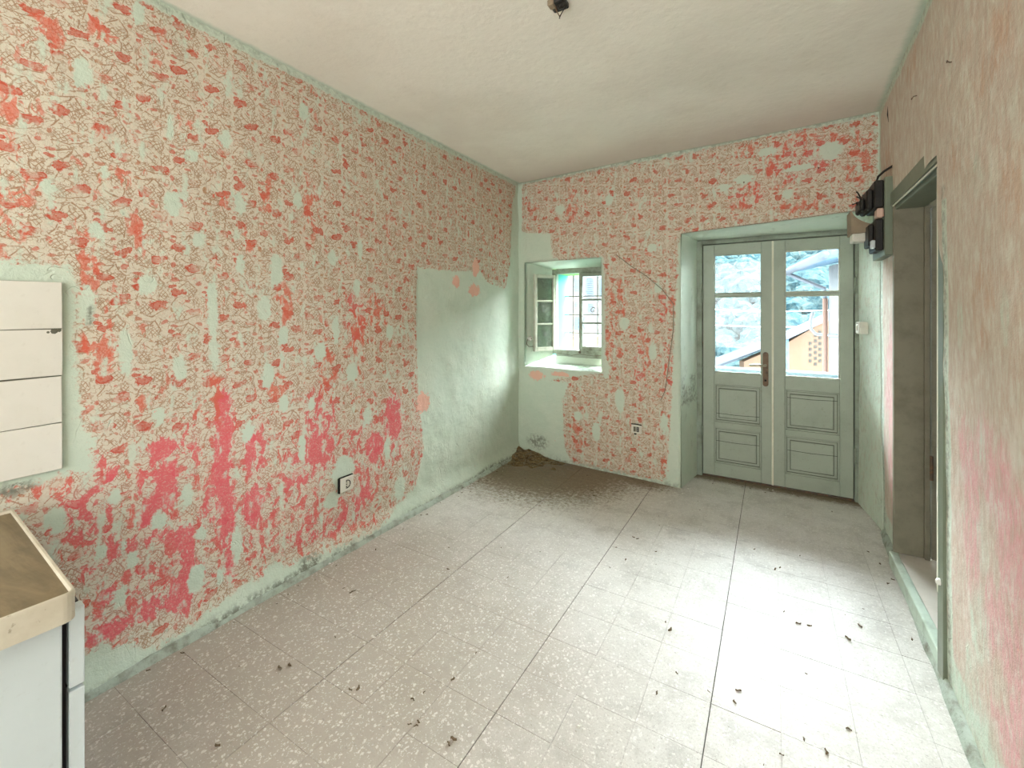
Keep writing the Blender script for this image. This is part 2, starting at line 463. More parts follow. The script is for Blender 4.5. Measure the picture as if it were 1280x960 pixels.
# --- left wall: u runs with v, z up
def WL(x, y):
    p = at_u(x, y, UL); return p.y, p.z
def wl_blob(x, y, rx, ry):
    a = WL(x, y); b = WL(x + rx, y); c = WL(x, y + ry)
    return (a[0], a[1], abs(b[0] - a[0]), abs(c[1] - a[1]))
BARE_L = [wl_blob(*b) for b in [
    (102, 92, 15, 22), (172, 18, 11, 16), (213, 160, 7, 20), (120, 287, 12, 12), (240, 195, 10, 9), (215, 255, 13, 18), (185, 356, 14, 16),
    (282, 175, 9, 14), (109, 380, 14, 30), (158, 440, 12, 34), (266, 385, 9, 46), (268, 440, 7, 30), (345, 338, 10, 24), (416, 322, 7, 12),
    (330, 385, 11, 18), (355, 420, 8, 14), (420, 412, 6, 22), (446, 360, 5, 14), (440, 465, 8, 14), (401, 440, 8, 14), (450, 312, 4, 16),
    (487, 415, 5, 12), (145, 620, 10, 13), (198, 652, 12, 15), (235, 620, 10, 16), (70, 650, 16, 22), (152, 682, 6, 8), (252, 668, 8, 12),
    (245, 722, 13, 22), (296, 680, 8, 28), (275, 720, 6, 14), (340, 712, 14, 10), (150, 745, 13, 14), (165, 700, 10, 12), (125, 690, 10, 14),
    (378, 560, 6, 20), (355, 505, 7, 14), (390, 505, 6, 10), (430, 590, 16, 24), (415, 625, 12, 12), (100, 560, 22, 26), (60, 585, 22, 12),
    (310, 540, 9, 16), (335, 470, 9, 20), (460, 520, 6, 14), (300, 255, 9, 16), (372, 250, 6, 14), (60, 235, 12, 14), (130, 215, 9, 10), (380, 140, 7, 12),
    (300, 330, 8, 14), (250, 300, 10, 14), (225, 460, 10, 20), (200, 520, 10, 14), (485, 560, 5, 16), (500, 610, 8, 18)]]
PINK_L = [wl_blob(*b) for b in [
    (200, 600, 34, 50), (275, 640, 26, 60), (110, 640, 40, 46), (150, 770, 50, 32), (190, 700, 50, 52), (280, 545, 16, 80), (330, 650, 40, 46),
    (460, 570, 34, 46), (400, 540, 24, 70), (445, 395, 14, 44), (240, 560, 14, 40), (115, 580, 24, 16), (230, 730, 40, 46), (380, 610, 34, 60),
    (490, 540, 20, 50), (420, 640, 60, 30), (320, 565, 18, 40), (130, 700, 30, 40)]]
RED_L = [wl_blob(*b) for b in [
    (113, 340, 16, 60), (138, 385, 12, 44), (133, 440, 18, 36), (125, 163, 12, 12), (150, 228, 16, 26), (170, 285, 12, 30), (235, 160, 10, 12),
    (200, 65, 14, 22), (60, 40, 24, 26), (20, 260, 26, 50), (15, 140, 20, 40), (335, 245, 10, 26), (390, 265, 12, 40), (355, 380, 14, 30),
    (115, 420, 14, 30), (445, 420, 14, 40), (470, 390, 14, 30), (130, 40, 24, 20), (270, 500, 12, 40), (345, 480, 14, 30), (410, 470, 14, 40),
    (280, 250, 12, 14), (180, 505, 16, 18), (310, 300, 12, 20)]]
def poly_mask(P, poly, soft):
    """soft signed mask of a polygon in (s,z): 1 inside"""
    x, y = P[:, 0], P[:, 1]
    inside = np.zeros(len(P), bool); dist = np.full(len(P), 9.0)
    n = len(poly)
    for i in range(n):
        x0, y0 = poly[i]; x1, y1 = poly[(i + 1) % n]
        cond = ((y0 > y) != (y1 > y))
        with np.errstate(divide='ignore', invalid='ignore'):
            xi = (x1 - x0) * (y - y0) / (y1 - y0 + 1e-12) + x0
        inside ^= cond & (x < xi)
        L = (x1 - x0) ** 2 + (y1 - y0) ** 2 + 1e-12
        t = np.clip(((x - x0) * (x1 - x0) + (y - y0) * (y1 - y0)) / L, 0, 1)
        dist = np.minimum(dist, np.hypot(x - x0 - t * (x1 - x0), y - y0 - t * (y1 - y0)))
    sd = np.where(inside, dist, -dist)
    return np.clip(0.5 + sd / (2 * soft), 0, 1)
PATCH_L = [WL(*p) for p in [(522, 334), (560, 338), (600, 340), (608, 352), (632, 362), (637, 330), (641, 250), (649, 240), (649, 570), (560, 622), (521, 605), (530, 560), (524, 500), (521, 420)]]
FOOT_L = [WL(*p) for p in [(80, 830), (128, 806), (195, 805), (235, 780), (300, 732), (360, 705), (400, 690), (470, 658), (523, 604), (590, 560), (650, 600), (560, 640), (300, 790), (80, 910)]]
TILE_L = [WL(*p) for p in [(-60, 316), (88, 330), (97, 360), (96, 440), (104, 520), (121, 560), (118, 590), (80, 594), (60, 602), (-60, 632)]]
STRIP_L = [wl_blob(*b) for b in [(280, 520, 9, 44), (279, 590, 10, 50), (285, 660, 10, 44), (288, 712, 8, 20), (208, 558, 20, 14), (207, 610, 14, 30), (232, 690, 12, 40),
    (185, 645, 14, 16), (318, 630, 12, 26), (135, 745, 14, 10), (135, 790, 26, 10), (395, 560, 8, 20), (470, 560, 10, 18), (455, 615, 10, 12), (492, 520, 10, 30), (315, 560, 5, 26), (140, 590, 8, 14), (190, 760, 20, 14), (225, 745, 14, 30)]]
def paint_left(S, V):
    b = np.maximum.reduce([blobs(S, BARE_L, 0.85), poly_mask(S, PATCH_L, 0.02), poly_mask(S, FOOT_L, 0.035), poly_mask(S, TILE_L, 0.03) * 0.95])
    b = np.maximum(b, sstep(ZC - 0.05, ZC - 0.01, S[:, 1]))
    b = np.maximum(b, sstep(3.50, 3.55, S[:, 0]))
    pk = np.minimum(blobs(S, PINK_L, 0.62), 1) + 0.30 * (1 - sstep(0.55, 1.25, S[:, 1])) * (fbm(V, 3.0, 2, 4) > 0.42)
    rd = blobs(S, RED_L, 0.9) + 0.16
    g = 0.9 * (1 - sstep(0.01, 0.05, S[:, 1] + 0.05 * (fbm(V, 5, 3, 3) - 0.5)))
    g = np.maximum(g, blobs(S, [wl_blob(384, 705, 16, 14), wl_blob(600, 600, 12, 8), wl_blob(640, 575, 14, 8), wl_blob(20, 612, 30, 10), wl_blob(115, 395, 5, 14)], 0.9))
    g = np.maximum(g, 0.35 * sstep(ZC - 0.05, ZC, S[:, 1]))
    ch = blobs(S, [wl_blob(570, 352, 5, 9), wl_blob(593, 363, 8, 9), wl_blob(529, 503, 9, 15), wl_blob(594, 335, 5, 12)], 1.0)
    return dict(bare=b, pink=np.clip(pk + 1.15 * blobs(S, STRIP_L), 0, 2.2), red=np.clip(rd, 0, 1), grime=g, chip=ch)
ss_ = steps(VR, BK0[1] + 0.064, 0.018); zz_ = steps(-0.036, ZC + 0.036, 0.018)
S_, Z_ = np.meshgrid(ss_, zz_, indexing='ij')
P_ = np.stack([np.full_like(S_, UL), S_, Z_], -1)
def push_left(Vd, V, UV, at):
    pm = sstep(0.3, 0.7, poly_mask(UV, PATCH_L, 0.02))
    Vd[:, 0] -= 0.004 * pm                                    # the stripped patch lies a coat deeper
    Vd[:, 0] += 0.020 * pm * (fbm(V, 8.0, 4, 77) - 0.5)
    Vd[:, 0] += 0.035 * (1 - sstep(0.0, 0.16, UV[:, 1])) ** 2 * (0.6 + 0.8 * fbm(V, 4, 2, 31))   # foot of the wall bellies out
    return Vd
wall_left = wall_mesh('wall_left', [(P_, np.stack([S_, Z_], -1), None)], paint_left, MAT_PAT, 0.009, (1, 0, 0), seed=3, push=push_left)

# --- back wall with the window niche and the door recess
NU0, NU1, NZ0, NZ1 = -1.973, -1.222, 0.815, 1.770      # niche opening on the wall face
WU0, WU1, WZ0, WZ1, WV = -1.815, -1.262, 0.905, 1.725, 3.835   # window plane
DU0, DU1, DV = -0.591, 0.573, 3.84                    # door recess
DL0, DL1 = -0.515, 0.505                              # recess at the door plane
def lint(u): return 1.905 + (u - DU0) / (DU1 - DU0) * 0.035
def WB(x, y):
    p = at_line(x, y, BK0, BK1); return p.x, p.z
def wb_blob(x, y, rx, ry):
    a = WB(x, y); b = WB(x + rx, y); c = WB(x, y + ry)
    return (a[0], a[1], abs(b[0] - a[0]), abs(c[1] - a[1]))
BARE_B = [wb_blob(*b) for b in [(672, 306, 16, 14), (762, 250, 6, 8), (816, 440, 6, 14), (775, 500, 7, 18), (758, 462, 4, 14), (930, 225, 16, 7), (1038, 190, 18, 14),
    (1000, 212, 24, 5), (960, 190, 16, 6), (780, 405, 7, 10), (700, 262, 7, 8), (745, 540, 6, 14), (905, 235, 10, 6), (830, 530, 5, 16), (722, 520, 5, 8), (822, 360, 6, 8), (985, 245, 8, 8), (815, 310, 8, 6)]]
PINK_B = [wb_blob(*b) for b in [(1000, 200, 60, 34), (935, 245, 30, 16), (835, 470, 10, 40), (800, 460, 8, 40), (830, 385, 8, 20)]]
RED_B = [wb_blob(*b) for b in [(1010, 178, 60, 20), (940, 190, 24, 12), (1075, 200, 20, 40), (970, 205, 20, 20), (935, 240, 14, 14), (925, 262, 14, 7), (975, 236, 14, 12),
    (810, 315, 14, 6), (835, 375, 10, 22), (806, 440, 10, 40), (835, 470, 10, 26), (770, 380, 14, 36), (765, 430, 10, 30), (660, 262, 14, 10), (1000, 260, 40, 10), (720, 545, 10, 30), (830, 580, 10, 14), (715, 255, 10, 30)]]
LOW_B = [WB(*p) for p in [(640, 474), (680, 474), (712, 478), (703, 500), (705, 560), (715, 578), (760, 588), (800, 596), (832, 600), (836, 560), (848, 300), (860, 290), (860, 660), (640, 620)]]
LEFT_B = [WB(*p) for p in [(640, 290), (688, 292), (690, 320), (700, 326), (752, 320), (755, 322), (757, 466), (640, 480)]]
MAT_WB = MAT_PAT
def paint_back(S, V):
    front = np.abs(V[:, 1] - (BK0[1] + (V[:, 0] - BK0[0]) * (BK1[1] - BK0[1]) / (BK1[0] - BK0[0]))) < 0.004
    b = np.maximum.reduce([blobs(S, BARE_B, 0.85), poly_mask(S, LOW_B, 0.02), poly_mask(S, LEFT_B, 0.02)])
    b = np.maximum(b, sstep(ZC - 0.035, ZC - 0.005, S[:, 1] + 0.02 * (fbm(V, 6, 2, 8) - 0.5)))
    b = np.maximum(b, 1 - sstep(UL + 0.02, UL + 0.05, S[:, 0]))
    b = np.maximum(b, sstep(0.52, 0.56, S[:, 0]))
    b = np.where(front, b, 1.0)
    pk = blobs(S, PINK_B, 0.45) * front
    rd = (blobs(S, RED_B, 0.68) + 0.16) * front
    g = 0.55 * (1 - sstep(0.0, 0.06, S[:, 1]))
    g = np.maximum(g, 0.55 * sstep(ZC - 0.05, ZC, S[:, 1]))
    g = np.maximum(g, blobs(S, [wb_blob(672, 552, 14, 10), wb_blob(655, 580, 12, 14)], 0.75) * front)
    inn = (~front) & (S[:, 1] > 0.3)
    g = np.where(inn, np.maximum(g, 0.30 * (fbm(V, 14, 3, 66) > 0.74)), g)
    sill = (~front) & (V[:, 2] < NZ0 + 0.02) & (V[:, 2] > 0.6)
    g = np.where(sill, 0.6 * (fbm(V, 14, 3, 5) > 0.45), g)
    ch = blobs(S, [wb_blob(671, 469, 11, 7), wb_blob(700, 468, 14, 3)], 1.0) * front
    return dict(bare=b, pink=pk, red=rd, grime=g, chip=ch)
xs_ = steps(UL - 0.05, 0.60, 0.02, (NU0, NU1, DU0))
zs_ = steps(-0.04, ZC + 0.04, 0.02, (NZ0, NZ1, 1.905))
X_, Zb = np.meshgrid(xs_, zs_, indexing='ij')
P_ = np.stack([X_, BK0[1] + (X_ - BK0[0]) * (BK1[1] - BK0[1]) / (BK1[0] - BK0[0]), Zb], -1)
UVb = np.stack([X_, Zb], -1)
def raise_lintel(P):
    """vertices of the lintel row follow its slope"""
    z = P[..., 2]; u = P[..., 0]
    w = np.clip((z - 1.6) / 0.305, 0, 1) * np.clip((ZC - z) / (ZC - 1.905), 0, 1)
    P[..., 2] = z + w * np.clip((u - DU0) / (DU1 - DU0), 0, 1) * 0.035
    return P
P_ = raise_lintel(P_)
skipb = lambda u, z: (NU0 < u < NU1 and NZ0 < z < NZ1) or (u > DU0 and z < 1.905)
def reveal(edge_pts, inner_pts, n, uvoff):
    E_ = np.array(edge_pts, float); I_ = np.array(inner_pts, float)
    t = np.linspace(0, 1, n + 1)[None, :, None]
    P = E_[:, None, :] * (1 - t) + I_[:, None, :] * t
    d = np.linalg.norm(E_ - I_, axis=1).mean()
    s = np.concatenate([[0], np.cumsum(np.linalg.norm(np.diff(E_, axis=0), axis=1))])
    U = np.stack(np.broadcast_arrays(uvoff + s[:, None] + 0 * t[..., 0], 0.4 + d * t[..., 0] + 0 * s[:, None]), -1)
    return (P, U, None)
def ev(u, z): return (u, vback(u), z)
nz = [z for z in zs_ if NZ0 - 1e-6 <= z <= NZ1 + 1e-6]; nu = [u for u in xs_ if NU0 - 1e-6 <= u <= NU1 + 1e-6]
def wmap(a, a0, a1, b0, b1): return b0 + (a - a0) / (a1 - a0) * (b1 - b0)
dz_ = [z for z in zs_ if z <= 1.905 + 1e-6]; du_ = [u for u in xs_ if u >= DU0 - 1e-6]
patches = [(P_, UVb, skipb),
    reveal([ev(NU0, z) for z in nz], [(WU0, WV, wmap(z, NZ0, NZ1, WZ0, WZ1)) for z in nz], 12, 11),
    reveal([ev(NU1, z) for z in nz], [(WU1, WV, wmap(z, NZ0, NZ1, WZ0, WZ1)) for z in nz], 12, 13),
    reveal([ev(u, NZ1) for u in nu], [(wmap(u, NU0, NU1, WU0, WU1), WV, WZ1) for u in nu], 12, 15),
    reveal([ev(u, NZ0) for u in nu], [(wmap(u, NU0, NU1, WU0 - 0.09, WU1 + 0.02), WV - 0.035, NZ0 + 0.012) for u in nu], 12, 17),
    reveal([(wmap(u, NU0, NU1, WU0 - 0.09, WU1 + 0.02), WV - 0.035, NZ0 + 0.012) for u in nu], [(wmap(u, NU0, NU1, WU0, WU1), WV, WZ0) for u in nu], 5, 19),
    reveal([ev(DU0, z) for z in dz_], [(DL0, DV + 0.06, z) for z in dz_], 18, 21),
    reveal([ev(u, 1.905 + np.clip((u - DU0) / (DU1 - DU0), 0, 1) * 0.035) for u in du_], [(wmap(u, DU0, 0.60, DL0, DL1 + 0.02), DV + 0.06, 1.892) for u in du_], 18, 23)]
patches[-1] = (patches[-1][0], patches[-1][1], None)
wall_back = wall_mesh('wall_back', patches, paint_back, MAT_WB, 0.007, (0, -1, 0), seed=12)

# --- right wall with the doorway; its far end runs on into the right side of the door recess
OV0, OV1, OZ0, OZ1 = 2.155, 2.965, 0.075, 1.885
def WR(x, y):
    for _ in range(1):
        p = at_line(x, y, (uright(1.0), 1.0), (uright(3.0), 3.0)); return p.y, p.z
def wr_blob(x, y, rx, ry):
    a = WR(x, y); b = WR(x + rx, y); c = WR(x, y + ry)
    return (a[0], a[1], abs(b[0] - a[0]), abs(c[1] - a[1]))
PINK_R = [wr_blob(*b) for b in [(1235, 575, 24, 60), (1260, 690, 26, 90), (1210, 640, 10, 100), (1265, 850, 22, 80), (1250, 920, 20, 40), (1117, 600, 9, 60), (1114, 480, 8, 80), (1240, 780, 22, 50), (1205, 560, 10, 40)]]
BARE_R = [wr_blob(*b) for b in [(1225, 560, 8, 70), (1222, 680, 10, 60), (1218, 780, 16, 70), (1208, 850, 14, 60), (1225, 920, 18, 50), (1120, 635, 8, 40), (1201, 400, 6, 60), (1225, 220, 10, 40), (1260, 400, 12, 60)]]
RED_R = [wr_blob(*b) for b in [(1250, 50, 30, 50), (1235, 95, 20, 30), (1270, 230, 20, 80), (1142, 80, 8, 26), (1197, 200, 8, 40), (1230, 380, 20, 80), (1112, 210, 8, 40)]]
def paint_right(S, V):
    b = blobs(S, BARE_R, 0.5)
    b = np.maximum(b, 1 - sstep(0.08, 0.24, S[:, 1] + 0.12 * (fbm(V, 4, 2, 2) - 0.5)))
    b = np.maximum(b, sstep(ZC - 0.06, ZC - 0.02, S[:, 1]))
    fr = np.maximum(np.abs(S[:, 0] - (OV0 + OV1) / 2) - (OV1 - OV0) / 2, S[:, 1] - 1.93)
    b = np.maximum(b, 0.8 * (np.abs(S[:, 0] - 2.075) < 0.03) * (S[:, 1] < 1.7))
    b = np.maximum(b, sstep(3.30, 3.345, S[:, 0] + 0.05 * (fbm(V, 3, 2, 6) - 0.5)))
    pk = blobs(S, PINK_R, 0.95) + 0.18 * (1 - sstep(0.5, 1.6, S[:, 1])); rd = blobs(S, RED_R, 0.6) + 0.12 * sstep(1.2, 2.2, S[:, 1])
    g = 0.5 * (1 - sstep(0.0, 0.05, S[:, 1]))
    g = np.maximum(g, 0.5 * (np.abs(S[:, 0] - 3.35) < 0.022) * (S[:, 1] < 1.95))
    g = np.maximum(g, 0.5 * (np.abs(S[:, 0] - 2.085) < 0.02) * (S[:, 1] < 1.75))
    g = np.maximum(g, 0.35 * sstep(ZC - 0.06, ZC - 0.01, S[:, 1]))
    rec = S[:, 0] > 3.42
    g = np.where(rec, 0.35 * (fbm(V, 14, 3, 66) > 0.74), g)
    return dict(bare=np.maximum(b, rec * 1.0), pink=np.clip(pk, 0, 1) * (~rec), red=np.clip(rd, 0, 1) * (~rec), grime=g)
VE = vback(0.558)
vs_ = steps(VR, VE, 0.022, (OV0, OV1)); zr_ = steps(-0.044, ZC + 0.044, 0.022, (OZ0, OZ1, 1.905))
Vg, Zg = np.meshgrid(vs_, zr_, indexing='ij')
Pr = np.stack([0.447 + 0.033 * Vg + 0.012 * (1 - Zg / 1.25), Vg, Zg], -1)
zrl = [z for z in zr_ if z <= 1.93]
rv = reveal([(0.447 + 0.033 * VE + 0.012 * (1 - z / 1.25), VE, z) for z in zr_ if z < 1.96], [(DL1, DV + 0.06, z) for z in zr_ if z < 1.96], 18, 3.43)
rv = (rv[0], np.stack([np.broadcast_to(3.43 + np.linspace(0, 0.5, 19)[None, :], rv[0].shape[:2]), rv[0][..., 2]], -1), None)
wall_right = wall_mesh('wall_right', [(Pr, np.stack([Vg, Zg], -1), lambda v, z: OV0 < v < OV1 and OZ0 < z < OZ1), rv],
                       paint_right, MAT_STREAK, 0.007, (-1, 0, 0), seed=40)

# --- rear wall (behind the photographer) with an opening added for the fill lamp, ceiling
m_plain = painted('mint_plaster', (0.50, 0.60, 0.50), (0.40, 0.48, 0.40), 0.85, 3, 0.6, 0.3)
bm = B()
box(bm, UL, -1.70, VR - 0.12, VR, 0, ZC); box(bm, 0.20, 0.45, VR - 0.12, VR, 0, ZC)
box(bm, -1.70, 0.20, VR - 0.12, VR, 0, 0.60); box(bm, -1.70, 0.20, VR - 0.12, VR, 2.30, ZC)
box(bm, -1.9, 0.4, VR - 0.50, VR - 0.40, 0.4, ZC); box(bm, -1.9, -1.8, VR - 0.40, VR - 0.12, 0.4, ZC); box(bm, 0.3, 0.4, VR - 0.40, VR - 0.12, 0.4, ZC); box(bm, -1.8, 0.3, VR - 0.40, VR - 0.12, 0.4, 0.5); box(bm, -1.8, 0.3, VR - 0.40, VR - 0.12, 2.35, ZC)  # closed box added out of view to hold the fill lamp
struct(obj('wall_rear', bm, m_plain))
def ceiling_mat():
    k = NT('limewashed_ceiling'); p = k.pos()
    n = k.noise(p, 1.3, 5, 0.6); n2 = k.noise(p, 30, 4, 0.6)
    c = k.mix(k.ss(0.38, 0.66, n), (0.80, 0.775, 0.70), (0.73, 0.695, 0.62))
    c = k.mix(k.M('MULTIPLY', k.ss(0.55, 0.75, n2), 0.12), c, (0.50, 0.46, 0.40))
    x = k.sep(p)
    # damp grey stain along the back wall, mint brushed over at the edges
    dback = k.M('SUBTRACT', k.M('MULTIPLY_ADD', x[0], -0.0696, 3.43), x[1])
    st = k.M('SUBTRACT', 1.0, k.ss(0.05, 0.75, k.M('MULTIPLY_ADD', n, -0.5, k.M('ADD', dback, 0.25))))
    c = k.mix(k.M('MULTIPLY', st, 0.50), c, (0.56, 0.50, 0.47))
    dl = k.M('SUBTRACT', x[0], UL); dr = k.M('SUBTRACT', k.M('MULTIPLY_ADD', x[1], 0.033, 0.435), x[0])
    e = k.M('MINIMUM', k.M('MINIMUM', dl, dback), dr)
    c = k.mix(k.M('MULTIPLY', k.M('SUBTRACT', 1.0, k.ss(0.012, 0.05, k.M('MULTIPLY_ADD', n2, 0.03, e))), 0.9), c, (0.47, 0.55, 0.46))
    k.bump(k.M('MULTIPLY_ADD', n, 6.0, n2), 0.25, 0.008)
    return k.out(c, 0.9, spec=0.1)
gx = steps(UL - 0.05, 0.75, 0.06); gy = steps(VR - 0.12, 4.0, 0.06)
Xc, Yc = np.meshgrid(gx, gy, indexing='ij')
Pc = np.stack([Xc, Yc, np.full_like(Xc, ZC)], -1).reshape(-1, 3)
Pc[:, 2] += 0.018 * (fbm(Pc, 1.1, 2, 50) - 0.5)
me = bpy.data.meshes.new('ceiling')
m_ = len(gy)
me.from_pydata([tuple(p) for p in Pc], [], [(i * m_ + j, i * m_ + j + 1, (i + 1) * m_ + j + 1, (i + 1) * m_ + j) for i in range(len(gx) - 1) for j in range(m_ - 1)])
for p in me.polygons: p.use_smooth = True
struct(link('ceiling', me, ceiling_mat()))

# ------------------------------------------------------------------ floor: terrazzo tiles, 20 cm
def terrazzo():
    k = NT('dusty_terrazzo'); p = k.pos()
    p2 = k.V('MULTIPLY', p, (1, 1, 0))
    oi = k.n.new('ShaderNodeObjectInfo').outputs['Random']
    pw = k.V('MULTIPLY_ADD', k.V('SUBTRACT', k.noise(p2, 75, 2, 0.6, col=True), (0.5, 0.5, 0.5)), (0.022, 0.022, 0), p2)
    v1 = k.vor(pw, 80.0); v2 = k.vor(pw, 165.0)
    r1 = k.sep(v1.outputs['Color']); r2 = k.sep(v2.outputs['Color'])
    base = k.mix(k.noise(p2, 90, 3, 0.6), (0.53, 0.505, 0.465), (0.61, 0.59, 0.55))
    c1 = k.M('MULTIPLY', k.M('SUBTRACT', 1.0, k.ss(0.30, 0.42, v1.outputs['Distance'])), k.ss(0.62, 0.66, r1[0]))
    c2 = k.M('MULTIPLY', k.M('SUBTRACT', 1.0, k.ss(0.25, 0.40, v2.outputs['Distance'])), k.ss(0.55, 0.60, r2[1]))
    c = base
    c3 = k.M('MULTIPLY', k.M('SUBTRACT', 1.0, k.ss(0.2, 0.32, v2.outputs['Distance'])), k.ss(0.90, 0.93, r2[2]))
    c = k.mix(k.M('MULTIPLY', c3, 0.7), c, (0.36, 0.32, 0.28))
    c = k.mix(k.M('MULTIPLY', k.M('SUBTRACT', oi, 0.5, clamp=True), 0.35), c, (0.50, 0.46, 0.40))
    n = k.noise(p2, 1.6, 5, 0.62); nf = k.noise(p2, 34, 4, 0.7)
    x = k.sep(p)
    mo = k.noise(p2, 6.0, 6, 0.72)
    c = k.mix(k.M('MULTIPLY', k.ss(0.45, 0.66, mo), 0.55), c, (0.35, 0.33, 0.295))
    c = k.mix(k.M('MULTIPLY', k.ss(0.50, 0.66, k.noise(p2, 19.0, 4, 0.7)), 0.30), c, (0.40, 0.375, 0.335))
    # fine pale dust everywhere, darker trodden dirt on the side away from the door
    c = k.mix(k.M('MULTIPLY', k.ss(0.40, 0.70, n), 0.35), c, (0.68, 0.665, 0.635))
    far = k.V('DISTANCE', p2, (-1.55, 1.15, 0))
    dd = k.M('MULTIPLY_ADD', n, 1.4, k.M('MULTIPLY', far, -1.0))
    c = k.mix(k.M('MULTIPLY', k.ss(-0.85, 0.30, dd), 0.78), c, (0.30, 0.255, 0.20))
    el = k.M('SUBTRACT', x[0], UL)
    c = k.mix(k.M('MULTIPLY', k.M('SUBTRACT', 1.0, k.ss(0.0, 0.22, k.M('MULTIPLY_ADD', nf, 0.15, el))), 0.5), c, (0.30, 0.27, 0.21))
    # brown silt in the back corner, along the back wall and at the door sill
    db = k.M('SUBTRACT', k.M('MULTIPLY_ADD', x[0], -0.0696, 3.43), x[1])
    cr = k.V('DISTANCE', p2, (-1.70, 3.50, 0))
    silt = k.M('MAXIMUM', k.M('SUBTRACT', 1.0, k.ss(0.70, 1.75, k.M('MULTIPLY_ADD', nf, 0.8, cr))),
               k.M('MULTIPLY', k.M('SUBTRACT', 1.0, k.ss(0.10, 0.62, k.M('MULTIPLY_ADD', nf, 0.35, k.M('ABSOLUTE', db)))), k.ss(-0.3, -0.9, x[0])))
    sill = k.M('SUBTRACT', 1.0, k.ss(0.02, 0.26, k.M('MULTIPLY_ADD', nf, 0.12, k.M('SUBTRACT', 3.82, x[1]))))
    silt = k.M('MAXIMUM', silt, k.M('MULTIPLY', sill, 0.95))
    silt = k.ss(0.22, 0.80, k.M('MULTIPLY_ADD', k.M('SUBTRACT', k.noise(p2, 60, 6, 0.8), 0.5), 1.1, silt))
    c = k.mix(k.M('MULTIPLY', silt, 0.95), c, k.mix(nf, (0.09, 0.058, 0.026), (0.25, 0.18, 0.10)))
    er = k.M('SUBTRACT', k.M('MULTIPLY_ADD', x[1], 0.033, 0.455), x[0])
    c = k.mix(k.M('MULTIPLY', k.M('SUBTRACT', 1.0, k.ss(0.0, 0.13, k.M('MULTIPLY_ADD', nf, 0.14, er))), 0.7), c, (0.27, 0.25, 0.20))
    cw = k.M('SUBTRACT', 1.0, k.M('MULTIPLY', silt, 0.9))
    c = k.mix(k.M('MULTIPLY', c1, k.M('MULTIPLY', cw, 0.52)), c, (0.74, 0.72, 0.67)); c = k.mix(k.M('MULTIPLY', c2, k.M('MULTIPLY', cw, 0.50)), c, (0.72, 0.70, 0.66))
    gr_ = k.noise(p2, 210.0, 3, 0.7); gr2 = k.noise(p2, 90.0, 4, 0.75)
    c = k.mix(k.M('MULTIPLY', k.ss(0.50, 0.66, gr2), 0.40), c, (0.30, 0.275, 0.235))
    c = k.mix(k.M('MULTIPLY', k.ss(0.52, 0.64, gr_), 0.25), c, (0.27, 0.25, 0.22))
    # scuffs and smudges
    sm = k.ss(0.62, 0.72, k.noise(k.V('MULTIPLY', p2, (5, 11, 1)), 1.0, 4, 0.7))
    c = k.mix(k.M('MULTIPLY', sm, 0.35), c, (0.33, 0.32, 0.30))
    sp = k.ss(0.655, 0.71, k.noise(k.V('MULTIPLY', p2, (70, 95, 1)), 1.0, 2, 0.6))
    c = k.mix(k.M('MULTIPLY', sp, 0.55), c, (0.24, 0.22, 0.19))
    k.bump(k.M('ADD', nf, k.M('MULTIPLY', c1, 0.3)), 0.12, 0.002)
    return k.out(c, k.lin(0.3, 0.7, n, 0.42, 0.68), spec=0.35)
MAT_TILE = terrazzo()
def joint_mat():
    k = NT('dirty_joint'); p = k.pos(); n = k.noise(p, 9, 4, 0.7); x = k.sep(p)
    f = k.M('MULTIPLY_ADD', x[0], 1 / 0.6039, 0.2964)
    d = k.M('ABSOLUTE', k.M('SUBTRACT', f, k.M('ROUND', f)))
    wide = k.M('MULTIPLY', k.M('SUBTRACT', 1.0, k.ss(0.004, 0.008, d)), k.ss(-2.3, -2.2, x[0]))
    c = k.mix(k.ss(0.35, 0.65, n), (0.47, 0.44, 0.40), (0.33, 0.30, 0.26))
    c = k.mix(wide, c, (0.07, 0.065, 0.055))
    return k.out(c, 0.9)
m_joint = joint_mat()
bm = B(); box(bm, UL - 0.10, 0.75, VR - 0.12, 4.02, -0.09, -0.0035)
floor = struct(obj('floor', bm, m_joint))
bm = B(); box(bm, UL, 0.56, VR, 0.215, -0.012, -0.0005)
obj('screed', bm, MAT_TILE, floor)
bm = B(); box(bm, -0.5, 0.5, -0.5, 0.5, -0.012, 0.0)
bmesh.ops.bevel(bm, geom=[e for e in bm.edges if all(abs(v.co.z) < 1e-6 for v in e.verts)], offset=0.0022, segments=1, affect='EDGES')
tile_me = bpy.data.meshes.new('tile'); bm.to_mesh(tile_me); bm.free(); tile_me.materials.append(MAT_TILE)
for v in tile_me.vertices:
    if v.co.z > -0.003 and abs(v.co.z) > 1e-5: v.co.z = -0.0005
TU, TV = 0.2013, 0.1995
